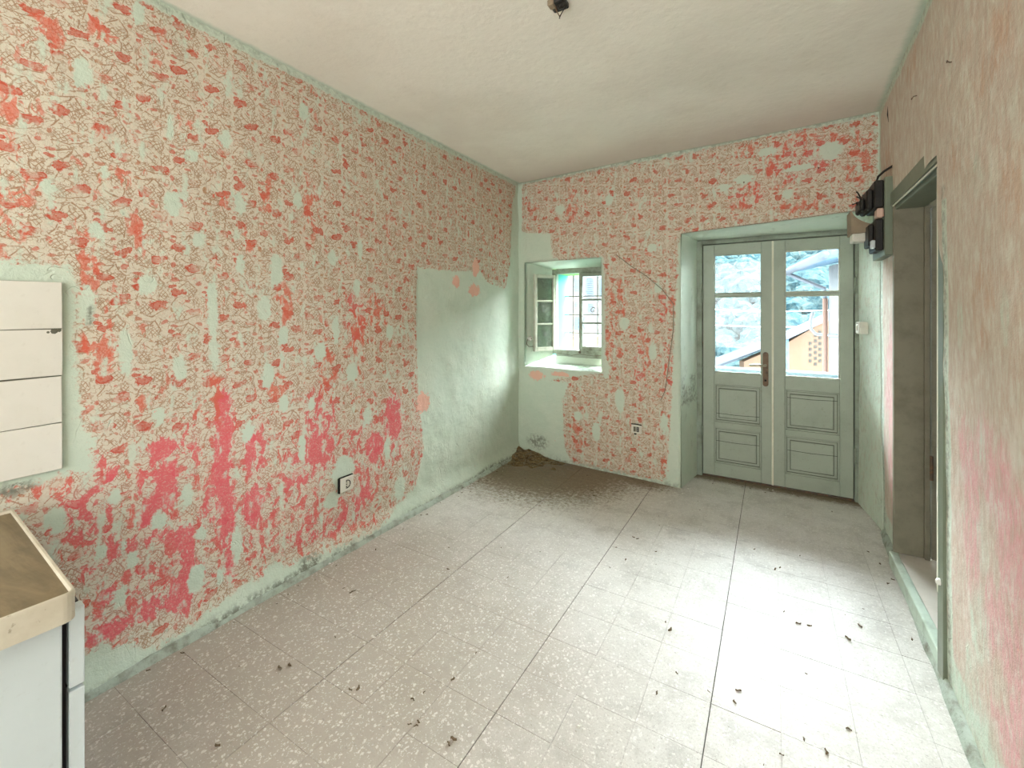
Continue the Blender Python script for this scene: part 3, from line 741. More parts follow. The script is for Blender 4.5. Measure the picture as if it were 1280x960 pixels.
for i in range(-10, 5):
    for j in range(1, 20):
        u0, u1 = -0.179 + TU * i, -0.179 + TU * (i + 1)
        v0, v1 = 0.018 + TV * j, 0.018 + TV * (j + 1)
        ga = 0.0016 if i in (-6, -3, 0) else 0.0003; gb = 0.0016 if (i + 1) in (-6, -3, 0) else 0.0003
        gv = random.choice((0.0002, 0.0003, 0.0007))
        u0, u1 = max(u0 + ga, UL - 0.01), u1 - gb
        u1 = min(u1, 0.60 if v0 < 3.3 else 0.56)
        v0, v1 = v0 + gv, v1 - gv
        if v0 > 3.56 and (u1 < -0.60): continue
        if v0 > 3.40 and u0 > 0.5: continue
        v1 = min(v1, 3.99)
        if u1 - u0 < 0.012 or v1 - v0 < 0.012: continue
        o = bpy.data.objects.new('tile', tile_me); COL.objects.link(o); o.parent = floor
        o.location = ((u0 + u1) / 2, (v0 + v1) / 2, random.uniform(-0.0006, 0.0003))
        o.scale = (u1 - u0, v1 - v0, 1)
        o.rotation_euler = (random.gauss(0, 0.0008), random.gauss(0, 0.0008), 0)

# fillets of plaster along the foot of the walls
def fillet(name, pts, nrm, w, h, mat, seed):
    bm = B(); rows = []
    pts = [Vector(p) for p in pts]; L = 0
    for i, p in enumerate(pts):
        q = np.array([[p.x, p.y, 0.0]])
        a = 0.6 + 0.9 * (float(fbm(q, 6, 3, seed)[0])); ww, hh = w * a, h * (0.5 + float(fbm(q, 9, 2, seed + 5)[0]))
        n = Vector(nrm)
        rows.append([bm.verts.new(p - n * 0.02 + Vector((0, 0, hh))), bm.verts.new(p + n * ww * 0.25 + Vector((0, 0, hh * 0.9))), bm.verts.new(p + n * ww * 0.6 + Vector((0, 0, hh * 0.45))), bm.verts.new(p + n * ww + Vector((0, 0, -0.004)))])
    for a, b in zip(rows[:-1], rows[1:]):
        for k in range(3): bm.faces.new((a[k], b[k], b[k + 1], a[k + 1]))
    return struct(obj(name, bm, mat, smooth=True))
m_fil = painted('grimy_mint_skirting', (0.36, 0.41, 0.35), (0.15, 0.145, 0.11), 0.9, 12, 1.0, 0.5, (0.08, 0.07, 0.055))
fillet('baseboard_left', [(UL + 0.035, v, 0) for v in np.arange(VR, 3.42, 0.03)], (1, 0, 0), 0.022, 0.022, m_fil, 5)
fillet('baseboard_right', [(uright(v, 0) - 0.004, v, 0) for v in np.arange(VR, VE - 0.02, 0.03)], (-1, 0, 0), 0.020, 0.035, m_fil, 6)

# ------------------------------------------------------------------ materials for fittings
m_door = painted('grey_green_door_paint', (0.36, 0.41, 0.34), (0.27, 0.31, 0.25), 0.45, 5, 0.6, 0.12, (0.16, 0.15, 0.11))
m_doorfr = painted('worn_green_frame_paint', (0.27, 0.32, 0.26), (0.15, 0.16, 0.12), 0.5, 8, 0.9, 0.2, (0.08, 0.07, 0.05))
m_winfr = painted('peeling_window_paint', (0.29, 0.325, 0.26), (0.13, 0.125, 0.09), 0.6, 14, 0.9, 0.4, (0.10, 0.085, 0.06))
m_sash = painted('cream_sash_paint', (0.52, 0.53, 0.43), (0.32, 0.29, 0.22), 0.5, 14, 0.7, 0.3, (0.16, 0.13, 0.09))
m_grv = painted('painted_groove_shade', (0.10, 0.105, 0.08), (0.05, 0.05, 0.038), 0.9, 12, 0.8)
m_bead_hl = painted('cream_bead_and_highlight', (0.70, 0.70, 0.58), (0.52, 0.50, 0.38), 0.5, 8, 0.5)
m_casing = painted('olive_casing_paint', (0.17, 0.20, 0.145), (0.12, 0.135, 0.09), 0.40, 6, 0.6, 0.15, (0.13, 0.12, 0.08))
m_jamb = painted('brown_jamb', (0.22, 0.205, 0.15), (0.14, 0.125, 0.085), 0.6, 8, 0.7)
m_bronze = painted('tarnished_bronze', (0.16, 0.10, 0.055), (0.05, 0.035, 0.02), 0.40, 30, 0.9, 0.3)
m_steel = painted('worn_chrome', (0.62, 0.58, 0.50), (0.35, 0.30, 0.22), 0.28, 30, 0.6); m_steel.node_tree.nodes['Principled BSDF'].inputs['Metallic'].default_value = 0.9
m_black = painted('sooty_bakelite', (0.014, 0.013, 0.012), (0.03, 0.026, 0.02), 0.45, 20, 0.9, 0.4)
m_white = painted('old_white_plastic', (0.66, 0.65, 0.57), (0.48, 0.45, 0.36), 0.4, 18, 0.4, 0.1)
m_dark = painted('dark_slot', (0.022, 0.022, 0.02), (0.012, 0.012, 0.01), 0.9, 10, 0.4, spec=0.0)
m_iron = painted('rusty_iron', (0.10, 0.075, 0.055), (0.20, 0.10, 0.05), 0.8, 40, 0.9, 0.5)
m_cer = painted('glazed_ceramic', (0.74, 0.74, 0.70), (0.60, 0.58, 0.50), 0.2, 10, 0.3, 0.05)
m_wood = painted('dusty_brown_board', (0.30, 0.24, 0.165), (0.19, 0.145, 0.095), 0.8, 6, 0.8, 0.3, (0.10, 0.07, 0.045))
def glass_mat(name, tint=(0.97, 0.99, 0.99), dust=0.05):
    k = NT(name); n = k.n
    tr = n.new('ShaderNodeBsdfTransparent'); tr.inputs[0].default_value = (*tint, 1)
    gl = n.new('ShaderNodeBsdfGlossy'); gl.inputs['Roughness'].default_value = 0.03
    di = n.new('ShaderNodeBsdfDiffuse'); di.inputs[0].default_value = (0.6, 0.62, 0.58, 1)
    fr = n.new('ShaderNodeFresnel'); fr.inputs[0].default_value = 1.45
    m1 = n.new('ShaderNodeMixShader'); m2 = n.new('ShaderNodeMixShader')
    k.t.links.new(fr.outputs[0], m1.inputs[0]); k.t.links.new(tr.outputs[0], m1.inputs[1]); k.t.links.new(gl.outputs[0], m1.inputs[2])
    d = k.M('MULTIPLY', k.ss(0.4, 0.75, k.noise(k.pos(), 7.0, 5, 0.7)), dust)
    k.t.links.new(d, m2.inputs[0]); k.t.links.new(m1.outputs[0], m2.inputs[1]); k.t.links.new(di.outputs[0], m2.inputs[2])
    k.t.links.new(m2.outputs[0], n['Material Output'].inputs[0])
    return k.m
m_glass = glass_mat('dusty_pane'); m_glass2 = glass_mat('dusty_sash_pane', (0.86, 0.90, 0.86), 0.35)

# ------------------------------------------------------------------ balcony door
door = struct(bpy.data.objects.new('door_1', None)); COL.objects.link(door); door.location = (0, DV, 0)
def at_door(name, bm, mat, parent=None, smooth=False):
    o = obj(name, bm, mat, parent or door, smooth); return o
bm = B()
box(bm, DL0 - 0.04, -0.488, -0.015, 0.055, 0.0, 1.885, 0.004); box(bm, 0.489, DL1 + 0.04, -0.015, 0.055, 0.0, 1.885, 0.004)
box(bm, -0.488, 0.489, -0.015, 0.055, 1.857, 1.885, 0.004); box(bm, DL0 - 0.04, DL1 + 0.04, 0.002, 0.055, 1.885, 1.96)
box(bm, -0.50, -0.470, 0.0435, 0.056, 0.0, 1.88); box(bm, 0.470, 0.50, 0.0435, 0.056, 0.0, 1.88); box(bm, -0.470, 0.470, 0.0435, 0.056, 1.835, 1.88)
at_door('door_frame', bm, m_doorfr)
bm = B(); box(bm, -0.488, 0.489, 0.0, 0.06, -0.002, 0.010, 0.003); at_door('sill', bm, m_iron)
def leaf(name, a, b, ga, gb, lab=None):
    """stiles a..ga and gb..b"""
    t0, t1 = 0.0, 0.042
    o = bpy.data.objects.new(name, None); COL.objects.link(o); o.parent = door
    for s0, s1 in ((a, ga), (gb, b)):
        bm = B(); box(bm, s0, s1, t0, t1, 0.016, 1.852, 0.003); obj('stile', bm, m_door, o)
    for z0, z1 in ((0.016, 0.118), (0.400, 0.446), (0.742, 0.838), (1.768, 1.852)):
        bm = B(); box(bm, ga, gb, t0 + 0.0015, t1, z0, z1, 0.003); obj('rail', bm, m_door, o)
    bm = B(); box(bm, ga, gb, t0 + 0.006, t1 - 0.008, 1.437, 1.461, 0.004); obj('glazing_bar', bm, m_door, o)
    for z0, z1 in ((0.118, 0.400), (0.446, 0.742)):
        bm = B(); w, h = gb - ga, z1 - z0
        box(bm, ga, gb, t0 + 0.020, t0 + 0.030, z0, z1)
        # moulding around the sunk field, raised centre with a groove round it
        for x0, x1, y0, y1 in ((ga, ga + .012, z0, z1), (gb - .012, gb, z0, z1), (ga + .012, gb - .012, z0, z0 + .012), (ga + .012, gb - .012, z1 - .012, z1)):
            box(bm, x0, x1, t0 + 0.008, t0 + 0.020, y0, y1, 0.003)
        m = 0.035
        box(bm, ga + m, gb - m, t0 + 0.010, t0 + 0.020, z0 + m, z1 - m, 0.004)
        obj('panel', bm, m_door, o)
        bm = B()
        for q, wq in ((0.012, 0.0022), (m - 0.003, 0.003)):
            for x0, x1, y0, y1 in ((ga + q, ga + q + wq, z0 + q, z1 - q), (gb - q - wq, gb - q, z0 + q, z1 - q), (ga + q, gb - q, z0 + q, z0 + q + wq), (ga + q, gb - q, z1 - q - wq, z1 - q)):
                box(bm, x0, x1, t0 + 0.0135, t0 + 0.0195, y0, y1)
        obj('groove_shade', bm, m_grv, o)  # dark strips drawing the shade in the panel grooves
        bm = B(); zc = z0 + (0.62 if z0 < 0.3 else (0.80 if a > 0 else 0.22)) * h
        tube(bm, [(ga + 0.015, t0 + 0.0095, zc), ((ga + gb) / 2, t0 + 0.0093, zc - 0.004), (gb - 0.015, t0 + 0.0095, zc + 0.002)], 0.0014, 4)
        obj('crack', bm, m_dark, o)
    for z0, z1 in ((0.838, 1.437), (1.461, 1.768)):
        bm = B(); box(bm, ga - 0.004, gb + 0.004, t0 + 0.020, t0 + 0.024, z0 - 0.004, z1 + 0.004); obj('pane', bm, m_glass, o)
        bm = B()
        for x0, x1, y0, y1 in ((ga, ga + .007, z0, z1), (gb - .007, gb, z0, z1), (ga, gb, z0, z0 + .007), (ga, gb, z1 - .007, z1)):
            box(bm, x0, x1, t0 + 0.009, t0 + 0.020, y0, y1, 0.002)
        obj('glazing_bead', bm, m_sash if a > 0 else m_door, o)
    return o
dl = leaf('door_leaf', -0.484, -0.004, -0.402, -0.073); dr = leaf('door_leaf', 0.004, 0.484, 0.078, 0.407)
bm = B(); box(bm, -0.007, 0.007, -0.007, 0.006, 0.016, 1.850, 0.003, 2); obj('meeting_bead', bm, m_bead_hl, dl)
# lever handle on its long plate
hp = at_v(957, 440, DV); hq = at_v(957, 483, DV); lev = at_v(957, 456.5, DV); uC = hp.x
bm = B()
prof = [(uC + 0.019 * math.cos(t), 0, hp.z - 0.019 + 0.019 * math.sin(t)) for t in np.linspace(0, math.pi, 9)] + [(uC + 0.019 * math.cos(t), 0, hq.z + 0.019 + 0.019 * math.sin(t)) for t in np.linspace(math.pi, 2 * math.pi, 9)]
poly_extrude(bm, [(x, -0.006, z) for x, y, z in prof], (0, 0.0058, 0))
hpl = obj('handle_plate', bm, m_bronze, dl); hpl['label'] = 'tarnished bronze handle plate'
bm = B(); tube(bm, [(uC, -0.006, lev.z), (uC, -0.036, lev.z), (uC - 0.008, -0.046, lev.z), (uC - 0.05, -0.048, lev.z + 0.002), (uC - 0.105, -0.046, lev.z - 0.004)], [0.010, 0.009, 0.0085, 0.008, 0.0075], 10)
o = obj('lever', bm, m_steel, hpl, True); o['label'] = 'pale metal lever'
bm = B(); lathe(bm, [(0.007, 0), (0.007, 0.002)], (uC, -0.008, hq.z + 0.045), (0, 1, 0), 12); obj('keyhole', bm, m_dark, hpl)
for u, zz in ((-0.490, 1.45), (-0.490, 0.35), (0.490, 1.50), (0.490, 0.32)):
    bm = B(); tube(bm, [(u, -0.018, zz - 0.055), (u, -0.018, zz + 0.055)], 0.008, 10); obj('hinge', bm, m_doorfr, door, True)

# ------------------------------------------------------------------ window, open left sash, grille
win = struct(bpy.data.objects.new('window_1', None)); COL.objects.link(win); win.location = (0, WV, 0)
FU0, FU1, FZ0, FZ1 = WU0, WU1, 0.915, 1.722
FM = (FU0 + FU1) / 2 - 0.002
bm = B()
box(bm, FU0 - 0.035, FU0 + 0.035, -0.005, 0.05, FZ0, FZ1, 0.004); box(bm, FU1 - 0.035, FU1 + 0.035, -0.005, 0.05, FZ0, FZ1, 0.004)
box(bm, FU0 + 0.035, FU1 - 0.035, -0.005, 0.05, FZ1 - 0.045, FZ1 + 0.04, 0.004); box(bm, FU0 + 0.035, FU1 - 0.035, -0.005, 0.05, FZ0 - 0.04, FZ0 + 0.045, 0.004)
obj('window_frame', bm, m_winfr, win)
SZ0, SZ1 = FZ0 + 0.046, FZ1 - 0.046
def sash(parent, w, origin, rz, mfr, mgl):
    o = bpy.data.objects.new('sash', None); COL.objects.link(o); o.parent = parent; o.location = origin; o.rotation_euler = (0, 0, rz)
    h = SZ1 - SZ0
    for x0, x1 in ((0, 0.030), (w - 0.030, w)):
        bm = B(); box(bm, x0, x1, -0.012, 0.018, 0, h, 0.004); obj('stile', bm, mfr, o)
    for z0, z1 in ((0, 0.038), (h - 0.032, h)):
        bm = B(); box(bm, 0.030, w - 0.030, -0.011, 0.017, z0, z1, 0.004); obj('rail', bm, mfr, o)
    for q in (1, 2):
        z = 0.038 + (h - 0.07) * q / 3
        bm = B(); box(bm, 0.030, w - 0.030, -0.009, 0.012, z - 0.009, z + 0.009, 0.003); obj('glazing_bar', bm, mfr, o)
    for q in range(3):
        a = 0.038 + (h - 0.07) * q / 3; b = 0.038 + (h - 0.07) * (q + 1) / 3
        bm = B(); box(bm, 0.026, w - 0.026, 0.001, 0.004, a + 0.006, b - 0.006); obj('pane', bm, mgl, o)
    return o
sw = (FU1 - FU0 - 0.07) / 2
sR = sash(win, sw + 0.006, (FU1 - 0.036 - sw - 0.006, 0.0, SZ0), 0, m_winfr, m_glass)
ang = math.atan2(3.615 - WV, -1.901 + 1.787)
sL = sash(win, sw, (-1.787, -0.024, SZ0 - 0.01), ang, m_sash, m_glass2)
bm = B(); lathe(bm, [(0.011, 0), (0.013, 0.006), (0.008, 0.012)], (FM + 0.006, -0.012, FZ0 + 0.03), (0, -1, 0), 12); obj('latch', bm, m_iron, win)
bm = B(); tube(bm, [(FU0 + 0.05, -0.014, FZ0 + 0.012), (FU0 + 0.20, -0.018, FZ0 - 0.004), (FM, -0.016, FZ0 + 0.010), (FM + 0.14, -0.018, FZ0 + 0.002), (FU1 - 0.03, -0.014, FZ0 + 0.010)], 0.0022, 5)
obj('wire', bm, m_iron, win)
# outer reveal, painted turquoise
m_turq = painted('turquoise_reveal', (0.07, 0.30, 0.27), (0.10, 0.32, 0.24), 0.8, 4, 0.7, spec=0.0)
m_grn = painted('bright_green_lintel', (0.16, 0.36, 0.09), (0.22, 0.38, 0.13), 0.8, 4, 0.7, spec=0.0)
tr = struct(bpy.data.objects.new('trim_1', None)); COL.objects.link(tr); tr.location = (0, WV + 0.05, 0)
bm = B(); box(bm, FU0 - 0.05, FU0 + 0.03, 0.0, 0.26, FZ0 - 0.05, FZ1); obj('outer_jamb', bm, m_turq, tr)
bm = B(); box(bm, FU1 - 0.03, FU1 + 0.05, 0.0, 0.26, FZ0 - 0.05, FZ1); obj('outer_jamb', bm, m_turq, tr)
bm = B(); box(bm, FU0 - 0.05, FU1 + 0.05, 0.0, 0.26, FZ1 - 0.04, FZ1 + 0.08); obj('outer_lintel', bm, m_grn, tr)
bm = B(); box(bm, FU0 - 0.05, FU1 + 0.05, 0.0, 0.26, FZ0 - 0.15, FZ0 - 0.02); obj('outer_sill', bm, m_white, tr)
gr = thing('window_grille', (0, WV + 0.22, 0), 'thin rusty iron grille standing outside the small window', 'grille')
for zz in (1.11, 1.29, 1.47):
    bm = B(); tube(bm, [(FU0 + 0.02, 0, zz), (FU1 - 0.02, 0, zz)], 0.006, 6); obj('bar', bm, m_iron, gr)
for uu in (-1.70, -1.45, -1.33):
    bm = B(); tube(bm, [(uu, 0.010, FZ0 - 0.03), (uu, 0.010, FZ1 - 0.03)], 0.006, 6); obj('bar', bm, m_iron, gr)
sc_c = at_v(742, 388, WV + 0.22)
bm = B(); tube(bm, [(sc_c.x + 0.030 * (1 - t / 9) * math.cos(t), -0.012, sc_c.z + 0.034 * (1 - t / 9) * math.sin(t)) for t in np.linspace(0.5, 7.2, 22)], 0.005, 6); obj('scroll', bm, m_iron, gr, True)

# ------------------------------------------------------------------ doorway to the next room (right wall)
d2 = struct(bpy.data.objects.new('door_2', None)); COL.objects.link(d2); d2.location = (0, 0, 0)
uN, uF = uright(OV0), uright(OV1)
bm = B(); box(bm, 0.515, 0.545, 2.101, 2.166, 0.0, 1.940, 0.003); box(bm, 0.545, 0.66, 2.140, 2.166, 0.0, 1.90, 0.002); obj('casing', bm, m_casing, d2)
bm = B(); poly_extrude(bm, [(0.515, 2.166, 1.866), (0.515, 2.166, 1.940), (0.530, 2.985, 1.935), (0.530, 2.985, 1.868)], (0.03, 0, 0)); obj('casing_head', bm, m_casing, d2)
bm = B(); box(bm, 0.545, 0.66, 2.166, 2.99, 1.845, 1.90, 0.002); obj('jamb_head', bm, m_casing, d2)
bm = B(); box(bm, 0.538, 0.655, 2.962, 2.99, 0.075, 1.868, 0.002); box(bm, 0.655, 0.675, 2.945, 2.99, 0.075, 1.845, 0.002); obj('jamb', bm, m_jamb, d2)
bm = B(); tube(bm, [(0.527, 2.182, 1.864), (0.535, 2.955, 1.863)], 0.004, 6); obj('head_highlight', bm, m_bead_hl, d2)  # pale strip painted as the highlight under the casing head
bm = B(); box(bm, 0.5145, 0.5175, 2.158, 2.170, 0.30, 1.84); obj('edge_highlight', bm, m_bead_hl, d2)  # pale strip painted as door light caught on the casing's inner edge
bm = B(); lathe(bm, [(0.012, 0), (0.012, 0.006), (0.006, 0.012)], (0.515, 2.135, 0.35), (-1, 0, 0), 10); o = obj('hook', bm, m_cer, d2)
m_step = painted('mint_step', (0.50, 0.60, 0.51), (0.30, 0.33, 0.27), 0.85, 10, 0.7, 0.4)
bm = B(); box(bm, 0.520, 0.556, 2.166, 2.975, 0.0, 0.074, 0.006, 2); obj('threshold', bm, m_step, d2)
m_next = painted('next_room_floor', (0.62, 0.58, 0.52), (0.50, 0.46, 0.40), 0.6, 10, 0.5)
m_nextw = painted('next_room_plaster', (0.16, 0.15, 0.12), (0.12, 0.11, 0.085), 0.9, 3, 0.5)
nr = struct(bpy.data.objects.new('floor_next_room', None)); COL.objects.link(nr)
bm = B(); box(bm, 0.556, 0.70, 2.166, 2.975, 0.0, 0.070); box(bm, 0.70, 2.9, 1.2, 3.7, 0.0, 0.070); obj('slab', bm, m_next, nr)
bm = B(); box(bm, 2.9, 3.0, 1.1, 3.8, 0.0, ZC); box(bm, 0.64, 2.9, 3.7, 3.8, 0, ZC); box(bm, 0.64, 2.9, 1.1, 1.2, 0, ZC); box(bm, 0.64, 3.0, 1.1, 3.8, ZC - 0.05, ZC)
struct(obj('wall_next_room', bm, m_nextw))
# a door leaf folded back inside the next room
bm = B(); box(bm, 0.682, 1.40, 2.950, 2.985, 0.08, 1.84, 0.004); obj('door_leaf', bm, m_jamb, d2)
bm = B(); tube(bm, [(0.678, 2.940, 0.48), (0.678, 2.940, 0.60)], 0.007, 8); obj('hinge', bm, m_iron, d2)

# ------------------------------------------------------------------ tiles over the sink
m_wtile = painted('white_glazed_tile', (0.68, 0.66, 0.60), (0.60, 0.58, 0.51), 0.22, 6, 0.4, 0.05, (0.45, 0.42, 0.35), spec=0.45)
m_grout = painted('dark_grout', (0.12, 0.12, 0.09), (0.07, 0.07, 0.05), 0.9, 20, 0.6)
tz1 = at_u(40, 351, UL).z; TS = (tz1 - at_u(79, 585, UL).z) / 4
tv1 = at_u(77, 450, UL).y
bm = B(); box(bm, UL - 0.002, UL + 0.006, tv1 - 4 * 0.152, tv1 - 0.002, tz1 - 4 * TS + 0.002, tz1 - 0.002); obj('tile_bed', bm, m_grout, wall_left)
bm = B(); box(bm, 0, 0.009, -0.150, -0.0005, 0.0016, TS - 0.0016, 0.0022, 2)
wt_me = bpy.data.meshes.new('tile_white'); bmesh.ops.recalc_face_normals(bm, faces=bm.faces[:]); bm.to_mesh(wt_me); bm.free(); wt_me.materials.append(m_wtile)
for r in range(4):
    for c in range(4):
        o = bpy.data.objects.new('tile', wt_me); COL.objects.link(o); o.parent = wall_left
        o.location = (UL + 0.004, tv1 - 0.152 * c + random.uniform(-0.0006, 0.0006), tz1 - TS * (r + 1))
        o.rotation_euler = (random.gauss(0, 0.004), 0, random.gauss(0, 0.003))

pc = at_u(66, 414, UL)
bm = B()
for a_, r_ in ((0.0, 0.010), (0.012, 0.006), (-0.014, 0.0045)):
    lathe(bm, [(r_, 0), (r_ * 0.6, 0.0012)], (UL + 0.0128, pc.y + a_, pc.z + a_ * 0.2), (1, 0, 0), 7)
obj('chip', bm, m_grout, wall_left)

# ------------------------------------------------------------------ sink counter and cabinet
HS = 0.72
C0 = at_z(97, 737, HS); C1 = at_z(0, 614, HS)
e_end = (C1 - C0); e_end.z = 0; e_end.normalize()
e_fr = Vector((e_end.y, -e_end.x, 0))
if e_fr.y > 0: e_fr = -e_fr
depth = (C0.x - (UL + 0.035)) / abs(e_end.x) - 0.02
def m_stone():
    k = NT('stained_stone'); p = k.objco(); n = k.noise(p, 7, 5, 0.65); n2 = k.noise(p, 60, 3, 0.6)
    c = k.mix(k.ss(0.35, 0.65, n), (0.60, 0.56, 0.46), (0.50, 0.45, 0.35))
    c = k.mix(k.M('MULTIPLY', k.ss(0.64, 0.72, n2), 0.6), c, (0.22, 0.18, 0.12))
    k.bump(n2, 0.2, 0.002); return k.out(c, 0.5)
def m_stain():
    k = NT('brown_stained_basin'); p = k.objco(); n = k.noise(k.V('MULTIPLY', p, (3, 14, 3)), 1.0, 5, 0.65, 0.8); n2 = k.noise(p, 40, 3, 0.6)
    c = k.mix(k.ss(0.35, 0.62, n), (0.22, 0.165, 0.09), (0.12, 0.085, 0.042))
    c = k.mix(k.M('MULTIPLY', n2, 0.3), c, (0.30, 0.25, 0.16))
    k.bump(n2, 0.2, 0.002); return k.out(c, 0.45)
sink = thing('sink_counter', (C0.x, C0.y, HS), 'stone sink counter with brown stained top and pale rounded rim', 'counter')
def L2(a, b, z): # local: a along end edge towards the wall, b along the front towards the camera
    return e_end * a + e_fr * b + Vector((0, 0, z))
bm = B(); LEN = 1.15; R_ = 0.022
corner = [L2(R_ - R_ * math.cos(t), R_ - R_ * math.sin(t), 0) for t in np.linspace(0, math.pi / 2, 6)]
outl = [L2(0, LEN, 0)] + corner + [L2(depth, 0, 0), L2(depth, LEN, 0)]
inl = [L2(0.004, LEN - 0.03, 0)] + [L2(0.004 + 0.012 - 0.012 * math.cos(t), 0.007 + 0.012 - 0.012 * math.sin(t), 0) for t in np.linspace(0, math.pi / 2, 6)] + [L2(depth - 0.02, 0.007, 0), L2(depth - 0.02, LEN - 0.03, 0)]
TH = 0.062
def ring(pts, z): return [bm.verts.new((p.x, p.y, z)) for p in pts]
n_ = len(outl); cen = sum((Vector(p) for p in outl), Vector()) / n_
def shrink(pts, d): return [p + (cen - p).normalized() * d for p in pts]
rings = [ring(shrink(outl, 0.03), -TH), ring(outl, -TH), ring(outl, -0.006), ring(shrink(outl, 0.0015), -0.0015), ring(shrink(outl, 0.004), 0.0), ring(inl, 0.0), ring(shrink(inl, 0.004), -0.009)]
for a, b in zip(rings[:-1], rings[1:]):
    for i in range(n_): bm.faces.new((a[i], a[(i + 1) % n_], b[(i + 1) % n_], b[i]))
bm.faces.new(rings[0][::-1])
obj('slab', bm, m_stone(), sink)
bm = B(); a = ring(shrink(inl, 0.001), -0.007); bm.faces.new(a); b = ring(shrink(inl, 0.001), -0.02); bm.faces.new(b[::-1])
for i in range(n_): bm.faces.new((a[i], a[(i + 1) % n_], b[(i + 1) % n_], b[i]))
o = obj('basin', bm, m_stain(), sink); o['label'] = 'brown stained sunk top'
# cabinet under it
cq = ray(106, 700); kc = Vector((cq[0], cq[1], 0)) * 0.995
cab = thing('base_cabinet', (kc.x, kc.y, 0), 'pale blue white base cabinet under the stone sink, dark gap beside its door', 'cabinet')
m_lac = painted('pale_lacquer', (0.56, 0.62, 0.63), (0.48, 0.54, 0.55), 0.4, 5, 0.4, 0.1, (0.32, 0.32, 0.28))
m_gap = painted('dark_gap', (0.020, 0.022, 0.030), (0.05, 0.03, 0.02), 0.35, 9, 0.9)
def along(x):     # distance from the cabinet corner along the front to the sight line x
    r = ray(x, 0); d = e_fr
    # kc + d*s  on ray r
    s = (kc.x * r[1] - kc.y * r[0]) / (d.y * r[0] - d.x * r[1]); return s
def cbox(bm, a0, a1, b0, b1, z0, z1, bev=0.0):
    vs = box(bm, a0, a1, b0, b1, z0, z1, bev)
mtx = Matrix((( e_end.x, e_fr.x, 0, 0), (e_end.y, e_fr.y, 0, 0), (0, 0, 1, 0), (0, 0, 0, 1)))
def cab_obj(name, bm, mat):
    bmesh.ops.transform(bm, matrix=mtx, verts=bm.verts[:]); return obj(name, bm, mat, cab)
s87, s78 = along(86.5), along(77)
zt = HS - TH - 0.003
jz = 1.316 - (852 - HOR) / FPX * 1.0
bm = B(); box(bm, 0, 0.030, 0.0, s87, jz + 0.004, zt, 0.002); cab_obj('stile', bm, m_lac)
bm = B(); box(bm, 0, 0.030, 0.0, s87, 0.06, jz - 0.004, 0.002); cab_obj('stile', bm, m_lac)
bm = B(); box(bm, -0.006, 0.016, s78, s78 + 0.52, 0.08, zt - 0.002, 0.003); cab_obj('door', bm, m_lac)
bm = B(); box(bm, -0.006, 0.016, s78 + 0.526, 1.06, 0.08, zt - 0.002, 0.003); cab_obj('door', bm, m_lac)
bm = B(); box(bm, 0.034, depth - 0.10, 0.004, 1.06, 0.0, zt, 0.0); cab_obj('body', bm, m_gap)

# ------------------------------------------------------------------ sockets, switch, knob
def mat3(xa, ya, za):
    return Matrix(((xa[0], ya[0], za[0], 0), (xa[1], ya[1], za[1], 0), (xa[2], ya[2], za[2], 0), (0, 0, 0, 1)))
def socket(name, loc, right, out, w, h, t, label, kind):
    o = thing(name, loc, label, 'socket')
    right = Vector(right).normalized(); out = Vector(out).normalized(); up = Vector((0, 0, 1))
    o.matrix_world = Matrix.Translation(loc) @ mat3(right, -out, up)
    bm = B(); box(bm, -w / 2, w / 2, -t, 0.004, -h / 2, h / 2, 0.004, 2); obj('plate', bm, m_white, o)
    if kind == 'round':
        bm = B(); tube(bm, [(0.021 * math.cos(a), -t - 0.0005, 0.021 * math.sin(a)) for a in np.linspace(-1.9, 1.9, 15)], 0.0025, 6); obj('socket_rim', bm, m_dark, o)
        for q in (-1, 0, 1):
            bm = B(); lathe(bm, [(0.0036, 0), (0.0036, 0.002)], (-0.003, -t - 0.001, q * 0.013), (0, 1, 0), 10); obj('pin_hole', bm, m_dark, o)
        bm = B(); box(bm, -w / 2 - 0.004, -w / 2 + 0.001, -t * 0.9, 0.003, -h / 2, h / 2); obj('side_gap', bm, m_dark, o)
        bm = B(); box(bm, -w / 2, w / 2, -t * 0.8, 0.002, h / 2, h / 2 + 0.003); obj('top_gap', bm, m_dark, o)
    else:
        for x0 in (-0.012, 0.012):
            bm = B(); box(bm, x0 - 0.010, x0 + 0.010, -t - 0.003, -t + 0.001, -h * 0.30, h * 0.30, 0.002); ins = obj('insert', bm, m_black if x0 > 0 else m_jamb, o)
        for x0 in (-0.012, 0.012):
            for q in (-1, 0, 1):
                bm = B(); lathe(bm, [(0.0032, 0), (0.0032, 0.0015)], (x0, -t - 0.004, q * 0.011), (0, 1, 0), 8); obj('pin_hole', bm, m_white if x0 > 0 else m_dark, o)
        bm = B(); tube(bm, [(-w / 2, -t * 0.6, h / 2 + 0.003), (0, -t * 0.6, h / 2 + 0.006), (w / 2, -t * 0.6, h / 2 + 0.002)], 0.004, 6); obj('gap', bm, m_dark, o)
        bm = B(); box(bm, -0.02, 0.0, -t * 0.7, 0.002, -h / 2 - 0.012, -h / 2 - 0.001, 0.003); obj('chip', bm, m_dark, o)
    return o
def wall_depth(o, p, d):   # distance to the modelled plaster along d
    return p
pa = at_u(430.5, 604, UL)
socket('wall_socket', Vector((UL + 0.008, pa.y, pa.z)), (0, 1, 0), (1, 0, 0), 0.088, 0.080, 0.014, 'white square wall socket with round rim low on the left wall', 'round')
pb = at_line(796, 536, BK0, BK1); bd = Vector((BK1[0] - BK0[0], BK1[1] - BK0[1], 0)).normalized()
socket('wall_socket', pb + Vector((0, -0.004, 0)), bd, (bd.y, -bd.x, 0), 0.082, 0.066, 0.012, 'small dark centred socket low on the back wall below the window', 'bar')
